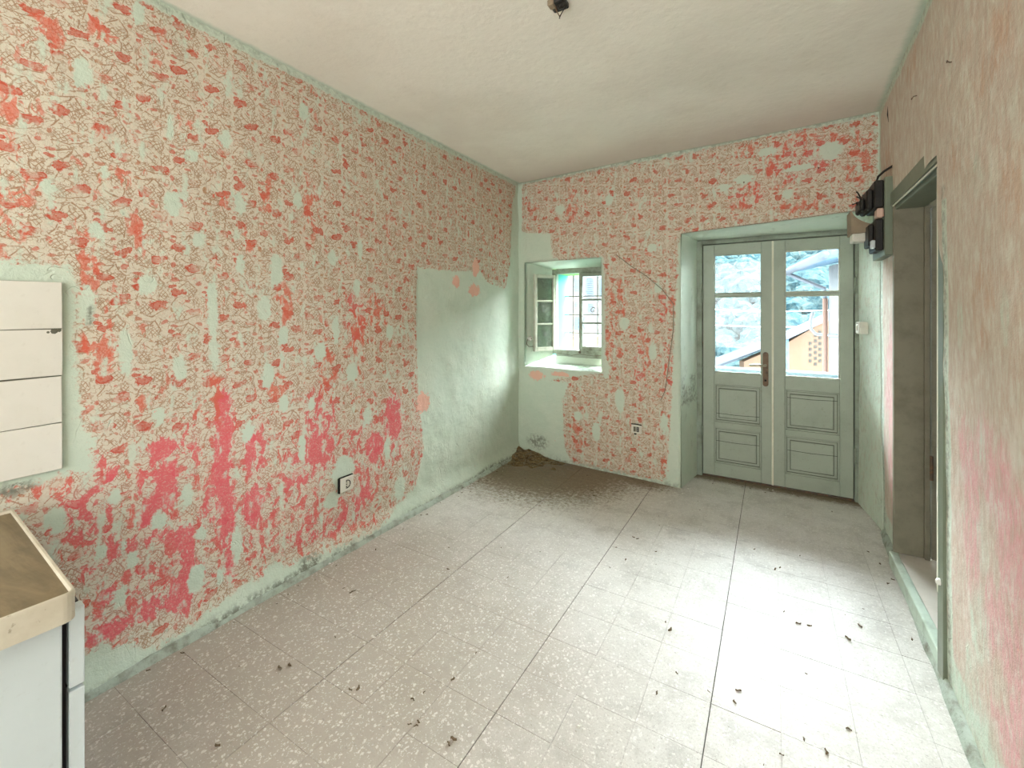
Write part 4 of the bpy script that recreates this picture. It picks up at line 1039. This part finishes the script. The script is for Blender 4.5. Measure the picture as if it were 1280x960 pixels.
# switch on the recess side
rA, rB = (0.447 + 0.033 * VE, VE), (DL1, DV + 0.06)
ps = at_line(1083, 410, rA, rB); rd_ = Vector((rB[0] - rA[0], rB[1] - rA[1], 0)).normalized(); ro = Vector((-rd_.y, rd_.x, 0))
if ro.x > 0: ro = -ro
sw_ = thing('light_switch', ps, 'white surface mounted light switch on the right side of the door recess', 'switch')
sw_.matrix_world = Matrix.Translation(ps + ro * 0.0) @ mat3(-rd_, -ro, (0, 0, 1))
bm = B(); box(bm, -0.040, 0.040, -0.045, 0.004, -0.040, 0.040, 0.004, 2); obj('box', bm, m_white, sw_)
bm = B(); box(bm, -0.034, 0.034, -0.050, -0.044, -0.034, 0.034, 0.003, 2); pl_ = obj('plate', bm, m_cer, sw_)
bm = B(); box(bm, -0.012, 0.012, -0.055, -0.0495, -0.018, 0.018, 0.002, 2); obj('rocker', bm, m_white, sw_)
# ceramic knob in the window niche, with its wire
pk = Vector((-1.955, 3.60, 0)); q = at_line(661.5, 423, (NU0, vback(NU0)), (WU0, WV)); 
nd = Vector((WV - vback(NU0), -(WU0 - NU0), 0)).normalized()
kn = thing('ceramic_insulator', q, 'small white ceramic wire insulator on the left side of the window niche', 'insulator')
bm = B(); lathe(bm, [(0.006, -0.01), (0.020, 0.0), (0.024, 0.010), (0.017, 0.018), (0.022, 0.026), (0.018, 0.034), (0.006, 0.037)], (0, 0, 0), nd, 18); obj('body', bm, m_cer, kn, True)
bm = B(); lathe(bm, [(0.005, 0), (0.005, 0.003)], nd * 0.0365, nd, 10); obj('screw', bm, m_iron, kn)
bm = B(); tube(bm, [nd * 0.018 + Vector((-0.02, -0.012, 0.0)), nd * 0.01 + Vector((-0.022, -0.02, -0.05)), nd * 0.008 + Vector((-0.01, 0.0, -0.075)), nd * 0.012 + Vector((0.03, 0.08, -0.08))], 0.003, 6); obj('wire', bm, m_iron, kn, True)

# ------------------------------------------------------------------ electricity board
eb = thing('meter_board', (uright(3.1, 1.9), 3.13, 1.66), 'green wooden meter board with burnt black fuse boxes beside the inner doorway', 'meter')
ub = uright(3.1, 1.9)
def EB(x, y, v): return at_v(x, y, v)
z0, z1 = EB(1121, 318, 3.0).z, EB(1121, 219, 3.0).z
bm = B(); box(bm, -0.034, 0.010, 3.00 - 3.13, 3.33 - 3.13, z0 - 1.66, z1 - 1.66, 0.003); obj('backboard', bm, m_casing, eb)
def lump(bm, c, r, seed, sub=2):
    g = bmesh.ops.create_icosphere(bm, subdivisions=sub, radius=1.0)
    vs = g['verts']; P = np.array([v.co[:] for v in vs]); n = fbm(P, 2.2, 2, seed) * 0.6 + 0.70
    for v, k_ in zip(vs, n): v.co = Vector((c[0] + v.co.x * r[0] * k_, c[1] + v.co.y * r[1] * k_, c[2] + v.co.z * r[2] * k_))
def loc_eb(p): return (p[0] - ub, p[1] - 3.13, p[2] - 1.66)
# upper black fuse box: stepped silhouette, bristling with cut wire
bm = B()
za, zb = EB(1110, 262, 3.1).z - 1.66, EB(1110, 226, 3.1).z - 1.66
H_ = zb - za
box(bm, -0.075, -0.034, -0.11, 0.13, za, za + H_ * 0.95, 0.006)
box(bm, -0.105, -0.075, -0.09, 0.13, za, za + H_ * 0.70, 0.008)
box(bm, -0.128, -0.105, -0.05, 0.11, za + 0.004, za + H_ * 0.45, 0.008)
fb = obj('fuse_box', bm, m_black, eb)
for i in range(9):
    bm = B(); y = random.uniform(-0.09, 0.1); x = random.uniform(-0.128, -0.06); zz = za + H_ * random.uniform(0.3, 0.9)
    tube(bm, [(x, y, zz - 0.02), (x - 0.012, y - 0.006, zz + 0.006), (x - 0.02 - random.random() * 0.012, y - 0.01, zz + random.uniform(-0.01, 0.02))], 0.004, 5); obj('wire_stub', bm, m_black, fb, True)
bm = B(); tube(bm, [(-0.06, -0.06, zb - 0.012), (-0.052, -0.07, zb + 0.02), (-0.03, -0.09, zb + 0.04), (0.0, -0.12, zb + 0.055), (0.004, -0.125, zb + 0.06)], 0.006, 7); obj('cable', bm, m_black, eb, True)
zc0, zc1 = EB(1112, 314, 3.1).z - 1.66, EB(1112, 275, 3.1).z - 1.66
bm = B(); box(bm, -0.070, -0.034, -0.10, 0.08, zc0, zc1, 0.005); box(bm, -0.092, -0.070, -0.06, 0.08, zc0 + 0.03, zc1 - 0.02, 0.005); obj('fuse_box', bm, m_black, eb)
bm = B(); box(bm, -0.088, -0.070, -0.112, -0.075, zc0 + 0.012, zc0 + 0.055, 0.003); o = obj('terminal', bm, m_lac, eb); o['label'] = 'small pale blue terminal block'
bm = B(); box(bm, -0.066, -0.036, -0.125, -0.05, zc1 + 0.004, za - 0.004, 0.006); o = obj('carrier', bm, painted('salmon_porcelain', (0.62, 0.42, 0.34), (0.5, 0.36, 0.3), 0.4), eb); o['label'] = 'salmon porcelain carrier'
# loose curved cover hanging off the board
bm = B(); zA, zB = EB(1090, 291, 3.2).z - 1.66, EB(1090, 262, 3.2).z - 1.66
pts = []
for a in np.linspace(0, 1.25, 9): pts.append((-0.034 - 0.105 * math.sin(a) * 1.0, 0.0, zA + (zB - zA) * (0.0 + 1.0 * math.cos(a) ** 0.5)))
m_cov = m_wood
prof = [(-0.030, zA + 0.004), (-0.030, zA + 0.035)] + [(-0.030 - 0.125 * math.sin(a), zA + 0.035 + (zB - zA - 0.035) * (1 - math.cos(a * 1.0)) ** 0.8) for a in np.linspace(0.25, 1.45, 9)] + [(-0.160, zB - 0.004), (-0.158, zA - 0.004)]
poly_extrude(bm, [(x, 0.02, z) for x, z in prof], (0, 0.15, 0)); o = obj('loose_cover', bm, m_cov, eb); o['label'] = 'loose brown curved cover'
bm = B(); zw = EB(1088, 298, 3.25).z - 1.66
box(bm, -0.150, -0.045, 0.04, 0.14, zw - 0.024, zw + 0.026, 0.006, 2); o = obj('terminal_box', bm, m_white, eb); o['label'] = 'small cream terminal box'

# ------------------------------------------------------------------ ceiling light stub
cl = at_z(699, 2, ZC)
lt = thing('ceiling_light_stub', (cl.x, cl.y, ZC), 'broken ceiling light stub, dark block with two bare looped wires', 'lamp fitting')
bm = B(); box(bm, -0.034, 0.030, -0.03, 0.03, -0.020, 0.002, 0.006, 2); lump(bm, (0.012, 0, -0.018), (0.022, 0.02, 0.012), 3); obj('block', bm, m_black, lt)
bm = B(); box(bm, -0.036, -0.010, -0.034, 0.0, -0.024, 0.0, 0.004); obj('splinter', bm, m_wood, lt)
tip = (0.004, -0.004, -0.062)
bm = B(); tube(bm, [(-0.012, -0.01, -0.018), (-0.009, -0.008, -0.035), tip], [0.002, 0.0018, 0.002], 6); obj('wire', bm, m_bronze, lt, True)
bm = B(); tube(bm, [(0.028, 0.0, -0.006), (0.024, 0.0, -0.03), tip, (0.003, -0.004, -0.068)], [0.0035, 0.003, 0.0025, 0.003], 6); obj('wire', bm, m_black, lt, True)

# ------------------------------------------------------------------ small things on the walls
def nail(p, out, label, bent=0.0):
    o = thing('bent_nail', p, label, 'nail')
    out = Vector(out)
    bm = B(); tube(bm, [out * -0.01, out * 0.008, out * 0.014 + Vector((0, 0, bent))], 0.0020, 6); obj('shank', bm, m_iron, o)
    bm = B(); lathe(bm, [(0.005, 0), (0.004, 0.002)], out * 0.014 + Vector((0, 0, bent)), out, 8); obj('head', bm, m_iron, o)
for (x, y, lab, b) in [(1196, 76, 'bent rusty nail high on the right wall near the ceiling', 0.004), (1149, 119, 'rusty hooked nail high on the right wall above the doorway', -0.01)]:
    v, z = WR(x, y); nail((uright(v, z), v, z), (-1, 0, 0), lab, b)
for (x, y, lab) in [(1023, 211, 'small nail in the patterned back wall above the right door leaf'), (930, 229, 'small nail in the patterned back wall above the left door leaf')]:
    p = at_line(x, y, BK0, BK1); nail(p, (0, -1, 0), lab, 0.003)
bw = B()
pts = [at_line(x, y, BK0, BK1) + Vector((0, -0.006, 0)) for x, y in [(770, 318), (788, 332), (808, 345), (828, 362), (842, 380), (842, 410), (838, 440), (834, 470), (831, 490), (826, 500)]]
tube(bw, pts, 0.0026, 5); tag(obj('old_bell_wire', bw, m_jamb, smooth=True), 'thin old wire looping down the back wall between window and door', 'wire')
bw = B(); p0 = at_line(1113, 132, (uright(1), 1), (uright(3), 3)); p1 = at_line(1114, 152, (uright(1), 1), (uright(3), 3))
tube(bw, [p0 + Vector((-0.006, 0, 0)), (p0 + p1) / 2 + Vector((-0.01, 0.004, 0)), p1 + Vector((-0.006, 0, 0))], 0.006, 6)
tag(obj('cable_stub', bw, m_black, smooth=True), 'short black cable stub near the ceiling corner above the meter board', 'cable')

# ------------------------------------------------------------------ dust heap and fibres in the back corner
def silt_mat():
    k = NT('brown_silt'); p = k.pos(); n = k.noise(p, 24, 5, 0.7); n2 = k.noise(p, 120, 3, 0.6)
    c = k.mix(k.ss(0.3, 0.7, n), (0.055, 0.034, 0.014), (0.27, 0.19, 0.095)); c = k.mix(k.ss(0.58, 0.70, n2), c, (0.45, 0.39, 0.29))
    k.bump(n2, 0.6, 0.006); return k.out(c, 0.95, spec=0.1)
m_silt = silt_mat()
bm = B(); N = 34; grid = []
for i in range(N):
    row = []
    for j in range(N):
        u = UL + 0.005 + 0.62 * i / (N - 1); v = 3.55 - 0.50 * j / (N - 1)
        v = min(v, vback(u) - 0.004)
        a, b = u - UL, vback(u) - v
        q = np.array([[u, v, 0.0]]); n = float(fbm(q, 12, 3, 5)[0])
        d = math.hypot(a * 0.8, b * 1.15)
        hgt = 0.095 * max(0, 1 - d / 0.42) ** 2.4 * (0.4 + 1.2 * n) + 0.010 * max(0, 1 - d / 0.60) * (n * 2 - 0.35) - 0.0025 - 0.02 * max(0, d - 0.46)
        row.append(bm.verts.new((u, v, hgt)))
    grid.append(row)
for i in range(N - 1):
    for j in range(N - 1): bm.faces.new((grid[i][j], grid[i + 1][j], grid[i + 1][j + 1], grid[i][j + 1]))
heap = tag(obj('dust_heap', bm, m_silt, smooth=True), 'heap of brown dust and silt swept into the back left corner', 'dirt', kind='stuff')
bm = B()
for i in range(110):
    a = random.uniform(0, 1); u = UL + 0.02 + random.random() ** 1.4 * 0.55; v = 3.5 - random.random() ** 1.6 * 0.42
    v = min(v, vback(u) - 0.02); ang = random.uniform(0, 6.28); L = random.uniform(0.03, 0.11)
    d = math.hypot((u - UL) * 0.8, (vback(u) - v) * 1.15); z = 0.085 * max(0, 1 - d / 0.42) ** 2.4 + 0.006
    p = Vector((u, v, z)); pts = []
    for s in range(5):
        q = p + Vector((math.cos(ang) * L * s / 4, math.sin(ang) * L * s / 4, 0.018 * math.sin(s / 4 * 3.14) + random.uniform(-0.004, 0.004)))
        q.x = max(q.x, UL + 0.012); q.y = min(q.y, vback(q.x) - 0.012); q.z = max(q.z, 0.002); pts.append(q)
    tube(bm, pts, random.uniform(0.0008, 0.0016), 3, False)
tag(obj('dry_fibres', bm, m_jamb, heap), kind='stuff')

# ------------------------------------------------------------------ crumbs on the floor
m_chipw = painted('plaster_crumb', (0.78, 0.77, 0.72), (0.62, 0.60, 0.54), 0.9, 60, 0.5)
m_leaf = painted('dry_leaf', (0.13, 0.095, 0.055), (0.06, 0.045, 0.03), 0.9, 60, 0.8)
def flake_mesh(seed, r, thick, jag):
    random.seed(seed); bm = B(); n = 7
    pts = [(math.cos(2 * math.pi * k / n) * r * random.uniform(1 - jag, 1), math.sin(2 * math.pi * k / n) * r * random.uniform(1 - jag, 1) * 0.7) for k in range(n)]
    a = [bm.verts.new((x, y, 0)) for x, y in pts]; b = [bm.verts.new((x * 0.8, y * 0.8, thick * random.uniform(0.5, 1))) for x, y in pts]
    bm.faces.new(a[::-1]); bm.faces.new(b)
    for k in range(n): bm.faces.new((a[k], a[(k + 1) % n], b[(k + 1) % n], b[k]))
    me = bpy.data.meshes.new('flake'); bmesh.ops.recalc_face_normals(bm, faces=bm.faces[:]); bm.to_mesh(me); bm.free(); return me
CH = [flake_mesh(s, 0.012, 0.006, 0.5) for s in range(4)]
for m in CH: m.materials.append(m_chipw)
def curl_mesh(seed):
    random.seed(seed); bm = B(); pts = [(x * 0.012, 0.004 * math.sin(x * 2.2 + seed), 0.004 + 0.006 * abs(math.sin(x * 1.3 + seed))) for x in np.linspace(-1.3, 1.3, 6)]
    rows = []
    for i, p in enumerate(pts):
        w = 0.006 * math.sin((i + 0.6) / 6.2 * 3.14) + 0.001
        rows.append([bm.verts.new((p[0], p[1] - w, p[2])), bm.verts.new((p[0], p[1], p[2] + 0.002)), bm.verts.new((p[0], p[1] + w, p[2] * 0.6)), bm.verts.new((p[0], p[1], 0.0))])
    for a, b in zip(rows[:-1], rows[1:]):
        for k in range(4): bm.faces.new((a[k], a[(k + 1) % 4], b[(k + 1) % 4], b[k]))
    bm.faces.new(rows[0][::-1]); bm.faces.new(rows[-1])
    me = bpy.data.meshes.new('curl'); bmesh.ops.recalc_face_normals(bm, faces=bm.faces[:]); bm.to_mesh(me); bm.free(); return me
CU = [curl_mesh(s) for s in range(4)]
for m in CU: m.materials.append(m_leaf)
random.seed(23)
def crumb(kind, x, y, s=1.0, uvp=None):
    p = at_z(x, y, 0.0) if uvp is None else Vector((*uvp, 0))
    me = random.choice(CH if kind == 'w' else CU)
    o = bpy.data.objects.new('plaster_flake' if kind == 'w' else 'leaf_scrap', me); COL.objects.link(o)
    o.location = (p.x, p.y, 0.0006); o.rotation_euler = (0, 0, random.uniform(0, 6.28)); o.scale = (s * 0.55,) * 3
    if p.x - UL < 0.30: w = ('by the foot of the left wall', 'along the left wall')
    elif p.y > vback(p.x) - 0.45: w = ('near the balcony door and back wall', 'by the balcony door')
    elif uright(p.y) - p.x < 0.30: w = ('by the foot of the right wall', 'along the right wall')
    elif p.x < -0.80: w = ('on the left half of the open tile floor', 'left of the middle joint')
    elif p.y > 2.0: w = ('on the far middle of the tile floor', 'on the far floor')
    else: w = ('on the near right part of the tile floor', 'on the near floor')
    if kind == 'w': tag(o, 'tiny white flake of fallen plaster ' + w[0], 'flake', 'plaster flakes ' + w[1])
    else: tag(o, 'tiny dark curled leaf scrap ' + w[0], 'leaf scrap', 'leaf scraps ' + w[1])
for x, y, s in [(404, 713, 1.1), (431, 722, 0.9), (447, 766, 1), (422, 857, .8), (428, 865, .8), (545, 736, 1.1), (632, 751, 1.5), (575, 719, 1.2), (513, 777, .9), (553, 800, .8), (467, 797, .9), (496, 892, 1), (469, 797, .8),
                (723, 908, 1.2), (470, 770, .7), (205, 883, 1), (373, 856, .8), (390, 874, .8), (415, 648, .6), (640, 822, .6), (700, 860, .6), (575, 640, .9), (860, 611, 1.2), (853, 617, 1), (966, 613, 1.2), (960, 611, 1), (590, 606, .9), (563, 617, .8), (448, 785, .7), (412, 705, 1.2)]:
    crumb('w', x, y, s)
for x, y, s in [(439, 741, 1.1), (443, 739, .9), (419, 797, .7), (350, 836, 1.4), (362, 832, 1.2), (228, 817, 1), (205, 887, 1.2), (448, 861, 1.3), (438, 863, 1), (272, 933, 1.1), (566, 850, 1.1), (516, 875, 1), (523, 903, .8), (512, 906, .8),
                (567, 925, 1.3), (561, 931, 1), (520, 908, .9), (838, 788, 1.5), (832, 778, .7), (797, 674, 1.1), (792, 672, 1), (820, 690, .8), (782, 700, 1), (998, 780, 1.3), (1012, 783, 1.2), (1060, 799, 1.4), (1075, 783, 1.2), (923, 864, 1.2), (918, 878, 1), (980, 765, .7), (846, 842, .8), (821, 867, .9),
                (1005, 925, .8), (1061, 912, 1), (977, 944, .8), (1033, 941, 1.2), (943, 687, .9), (969, 712, 1.2), (975, 710, 1), (740, 614, 1.6), (742, 620, 1.2), (560, 712, 1), (530, 866, .7), (635, 722, .6), (886, 865, .7), (675, 690, .6), (1000, 695, .6), (1040, 640, .8), (1085, 690, .8), (1100, 705, 1), (1110, 730, 1), (1116, 725, .9), (1140, 800, .9)]:
    crumb('d', x, y, s * 0.9)
for x, y, s in [(551, 619, 3.0), (556, 616, 2.4), (566, 609, 2.6), (570, 606, 2.0), (580, 601, 2.4), (590, 596, 2.0), (545, 621, 1.6)]:
    crumb('d', x, y, s)
for i in range(60):
    u, v = random.uniform(-2.0, 0.45), random.uniform(0.7, 3.5)
    if (u - UL) < 0.1 or v > vback(u) - 0.08: continue
    crumb('d' if random.random() < 0.6 else 'w', 0, 0, random.uniform(0.3, 0.6), (u, v))
for i in range(36):
    v = random.uniform(0.7, 3.3)
    crumb('d' if random.random() < 0.55 else 'w', 0, 0, random.uniform(0.4, 0.9), (UL + 0.075 + random.random() ** 2 * 0.1, v))
for i in range(24):
    u = random.uniform(-1.3, 0.4); vv = vback(u) - 0.03 - random.random() ** 2 * 0.15 if u < -0.62 else 3.80 - random.random() * 0.12
    crumb('d', 0, 0, random.uniform(0.4, 0.8), (u, vv))

# ------------------------------------------------------------------ outside: balcony, neighbours, wooded hill
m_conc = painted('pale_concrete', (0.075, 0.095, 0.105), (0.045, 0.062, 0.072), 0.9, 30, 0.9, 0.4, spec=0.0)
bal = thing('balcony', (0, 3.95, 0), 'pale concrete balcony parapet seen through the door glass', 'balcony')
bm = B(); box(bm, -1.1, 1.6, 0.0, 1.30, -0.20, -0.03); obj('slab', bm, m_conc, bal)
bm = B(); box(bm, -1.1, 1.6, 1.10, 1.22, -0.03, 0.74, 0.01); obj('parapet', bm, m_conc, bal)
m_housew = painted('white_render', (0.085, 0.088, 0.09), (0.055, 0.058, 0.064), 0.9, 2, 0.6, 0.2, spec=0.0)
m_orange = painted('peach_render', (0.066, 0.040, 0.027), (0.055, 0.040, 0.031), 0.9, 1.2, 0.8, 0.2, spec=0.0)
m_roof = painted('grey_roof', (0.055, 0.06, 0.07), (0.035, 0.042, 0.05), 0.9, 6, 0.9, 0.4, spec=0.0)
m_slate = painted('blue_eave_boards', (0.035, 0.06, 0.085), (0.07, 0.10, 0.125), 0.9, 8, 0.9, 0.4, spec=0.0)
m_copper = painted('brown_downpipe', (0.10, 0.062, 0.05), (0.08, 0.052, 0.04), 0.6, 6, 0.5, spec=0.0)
# white house on the right: its wall runs away from us, eave, gutter and downpipe at the far corner
Pf = at_d(1036, 390, 8.0); wd = Vector((-0.16, 0.987, 0)); wn2 = Vector((0.987, 0.16, 0))
wh = thing('white_house', (Pf.x, Pf.y, -4), 'white neighbouring house with brown downpipe and dark eave, right door panes', 'house')
ez_ = at_d(990, 340, 8.0).z
def wh_pt(a, b, z): return wd * a + wn2 * b + Vector((0, 0, z + 4))     # a along the wall (far +), b away from us
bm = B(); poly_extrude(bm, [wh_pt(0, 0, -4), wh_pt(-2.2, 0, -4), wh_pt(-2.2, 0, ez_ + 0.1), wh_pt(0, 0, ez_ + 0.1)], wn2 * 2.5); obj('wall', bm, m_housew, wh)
ez = at_d(990, 340, 8.0).z
bm = B(); poly_extrude(bm, [wh_pt(0.15, -0.62, ez), wh_pt(0.15, 2.5, ez + 0.7), wh_pt(0.15, 2.5, ez + 0.84), wh_pt(0.15, -0.62, ez + 0.14)], -wd * 2.5); obj('roof', bm, m_slate, wh)
bm = B(); tube(bm, [wh_pt(0.2, -0.66, ez + 0.02), wh_pt(-2.4, -0.66, ez + 0.05)], 0.06, 10); obj('gutter', bm, m_roof, wh, True)
bm = B(); tube(bm, [wh_pt(0.02, -0.66, ez), wh_pt(0.02, -0.58, ez - 0.04), wh_pt(0.02, -0.06, ez - 0.30), wh_pt(0.02, -0.05, ez - 0.5)], 0.035, 8); obj('pipe_elbow', bm, m_roof, wh, True)
bm = B(); tube(bm, [wh_pt(0.02, -0.05, ez - 0.48), wh_pt(0.02, -0.05, -4)], 0.042, 10); obj('downpipe', bm, m_copper, wh, True)
bm = B(); zt_ = at_d(1030, 418, 8.0).z
tube(bm, [wh_pt(0.1, -0.22, zt_ + 0.40), wh_pt(0.1, -0.26, zt_ + 0.25), wh_pt(0.1, -0.26, zt_ + 0.1), wh_pt(0.1, -0.18, zt_), wh_pt(0.1, 0.0, zt_ - 0.02), wh_pt(-0.6, 0.0, zt_)], 0.028, 8); obj('bracket', bm, m_housew, wh, True)
# peach coloured low house with honeycomb vents
D2 = 15.0
ho = thing('peach_house', tuple(at_d(985, 520, D2)), 'low peach rendered house with brick vents and grey roof beyond the balcony', 'house')
O2 = at_d(985, 520, D2)
fdir = Vector((ray(1040, 0)[0] - ray(900, 0)[0], ray(1040, 0)[1] - ray(900, 0)[1], 0)).normalized(); back = Vector((-fdir.y, fdir.x, 0))
def rel(x, y, d=D2, dz=0): return at_d(x, y, d) - O2
bm = B(); poly_extrude(bm, [rel(930, 560), rel(1062, 560), rel(1062, 392), rel(1040, 396), rel(985, 428), rel(930, 452)], back * 0.3); obj('wall', bm, m_orange, ho)
bm = B(); poly_extrude(bm, [rel(870, 456, D2 - .3), rel(985, 414, D2 - .3), rel(1040, 388, D2 - .3), rel(1040, 398, D2 - .3), rel(985, 424, D2 - .3), rel(870, 466, D2 - .3)], back * 5 + Vector((0, 0, -1.6))); obj('roof', bm, m_roof, ho)
bm = B(); poly_extrude(bm, [rel(978, 470, D2 - .02), rel(986, 470, D2 - .02), rel(986, 424, D2 - .02), rel(978, 427, D2 - .02)], back * 0.05); obj('shutter', bm, m_slate, ho)
for c, xx in enumerate((1013, 1019.5, 1025)):
    for r in range(6 if c else 4):
        yy = (455 if c == 1 else 451) - r * 7.2
        bm = B(); a, b_ = rel(xx - 1.7, yy + 1.9, D2 - 0.01), rel(xx + 1.7, yy - 1.9, D2 - 0.01)
        poly_extrude(bm, [a, Vector((b_.x, b_.y, a.z)), b_, Vector((a.x, a.y, b_.z))], back * 0.02); obj('vent_hole', bm, m_dark, ho)
# facade opposite the small window
D3 = 9.0
fa = thing('pale_facade', tuple(at_d(725, 470, D3)), 'pale house front with shuttered windows and railing beyond the small window', 'house')
O3 = at_d(725, 470, D3); f3 = Vector((CA, SA, 0)); b3 = Vector((-SA, CA, 0))
def rl3(x, y, d=D3): return at_d(x, y, d) - O3
bm = B(); poly_extrude(bm, [rl3(640, 700), rl3(775, 700), rl3(775, 325), rl3(640, 325)], b3 * 3); obj('wall', bm, m_housew, fa)
m_shut = painted('blue_grey_shutter', (0.045, 0.06, 0.08), (0.07, 0.085, 0.10), 0.7, 8, 0.5, spec=0.0)
for (x0, y0, x1, y1) in ((716, 345, 725, 368), (732, 346, 744, 372), (734, 378, 744, 392), (716, 376, 724, 388), (748, 346, 758, 370)):
    bm = B(); poly_extrude(bm, [rl3(x0, y1, D3 - .02), rl3(x1, y1, D3 - .02), rl3(x1, y0, D3 - .02), rl3(x0, y0, D3 - .02)], b3 * 0.015); w_ = obj('window', bm, m_housew, fa)
    bm = B(); n = int((y1 - y0) / 2.6)
    for q in range(n):
        yy = y0 + 1 + q * 2.6
        poly_extrude(bm, [rl3(x0 + 1, yy + 1.3, D3 - .05), rl3(x1 - 1, yy + 1.3, D3 - .05), rl3(x1 - 1, yy, D3 - .05), rl3(x0 + 1, yy, D3 - .05)], b3 * 0.02)
    obj('louvres', bm, m_shut, w_)
for q in range(14):
    x = 712 + q * 3.4
    bm = B(); tube(bm, [rl3(x, 440, D3 - .5), rl3(x, 421, D3 - .5)], 0.012, 5); obj('baluster', bm, m_iron, fa)
bm = B(); tube(bm, [rl3(705, 421, D3 - .5), rl3(764, 421, D3 - .5)], 0.018, 5); obj('handrail', bm, m_iron, fa)
bm = B()
for q in range(6):
    x = 714 + q * 2.2
    tube(bm, [rl3(x, 412, D3 - .04), rl3(x + 7, 396, D3 - .04)], 0.012, 4); tube(bm, [rl3(x + 7, 412, D3 - .04), rl3(x, 396, D3 - .04)], 0.012, 4)
obj('lattice', bm, m_shut, fa)
for y in (385.5, 405):
    bm = B(); a, b_ = at_d(860, y, 26), at_d(1060, y + 2, 26); tube(bm, [a, (a + b_) / 2 - Vector((0, 0, 0.15)), b_], 0.02, 4)
    tag(obj('power_line', bm, m_white), ('upper' if y < 390 else 'lower') + ' pale power line crossing the valley outside the door', 'cable')
# the hill: ground plus canopy
def foliage():
    k = NT('hazy_foliage'); p = k.pos(); n = k.noise(p, 0.5, 4, 0.7); n2 = k.noise(p, 0.03, 3, 0.6)
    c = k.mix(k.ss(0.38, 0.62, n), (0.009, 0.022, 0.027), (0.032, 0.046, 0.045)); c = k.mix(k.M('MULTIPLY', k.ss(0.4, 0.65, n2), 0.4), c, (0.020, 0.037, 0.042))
    k.bump(n, 1.0, 1.0); return k.out(c, 1.0, spec=0.0)
m_fol = foliage()
rng = np.random.default_rng(5)
def hill(u, v): return -26 + 0.40 * max(v - 90, 0) + 5 * math.sin(u * 0.035 + 0.5) + 3 * math.sin(u * 0.09 + v * 0.05)
ico = bmesh.new(); bmesh.ops.create_icosphere(ico, subdivisions=2, radius=1.0)
iv = np.array([v.co[:] for v in ico.verts]); fi = np.array([[v.index for v in f.verts] for f in ico.faces]); ico.free()
VV, FF, off = [], [], 0
for i in range(2600):
    v = 92 + 230 * rng.random() ** 1.2; u = v * rng.uniform(-0.62, 0.24)
    r = rng.uniform(2.4, 4.4); n = 0.72 + 0.56 * vnoise(iv * 1.7 + rng.random(3) * 50, i)
    P = iv * n[:, None] * np.array([r, r, r * rng.uniform(0.8, 1.2)]) + np.array([u, v, hill(u, v) + r * 0.5])
    VV.append(P); FF.append(fi + off); off += len(iv)
me = bpy.data.meshes.new('wooded_hill'); me.from_pydata(np.concatenate(VV).tolist(), [], np.concatenate(FF).tolist())
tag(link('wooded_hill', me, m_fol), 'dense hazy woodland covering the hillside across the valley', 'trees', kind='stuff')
gu = np.linspace(-260, 160, 60); gv = np.linspace(20, 420, 60)
me = bpy.data.meshes.new('hillside'); vs = [(u, v, hill(u, v) if v > 60 else hill(u, 60) + 0.0) for u in gu for v in gv]
me.from_pydata(vs, [], [(i * 60 + j, (i + 1) * 60 + j, (i + 1) * 60 + j + 1, i * 60 + j + 1) for i in range(59) for j in range(59)])
struct(link('ground_valley', me, m_fol))
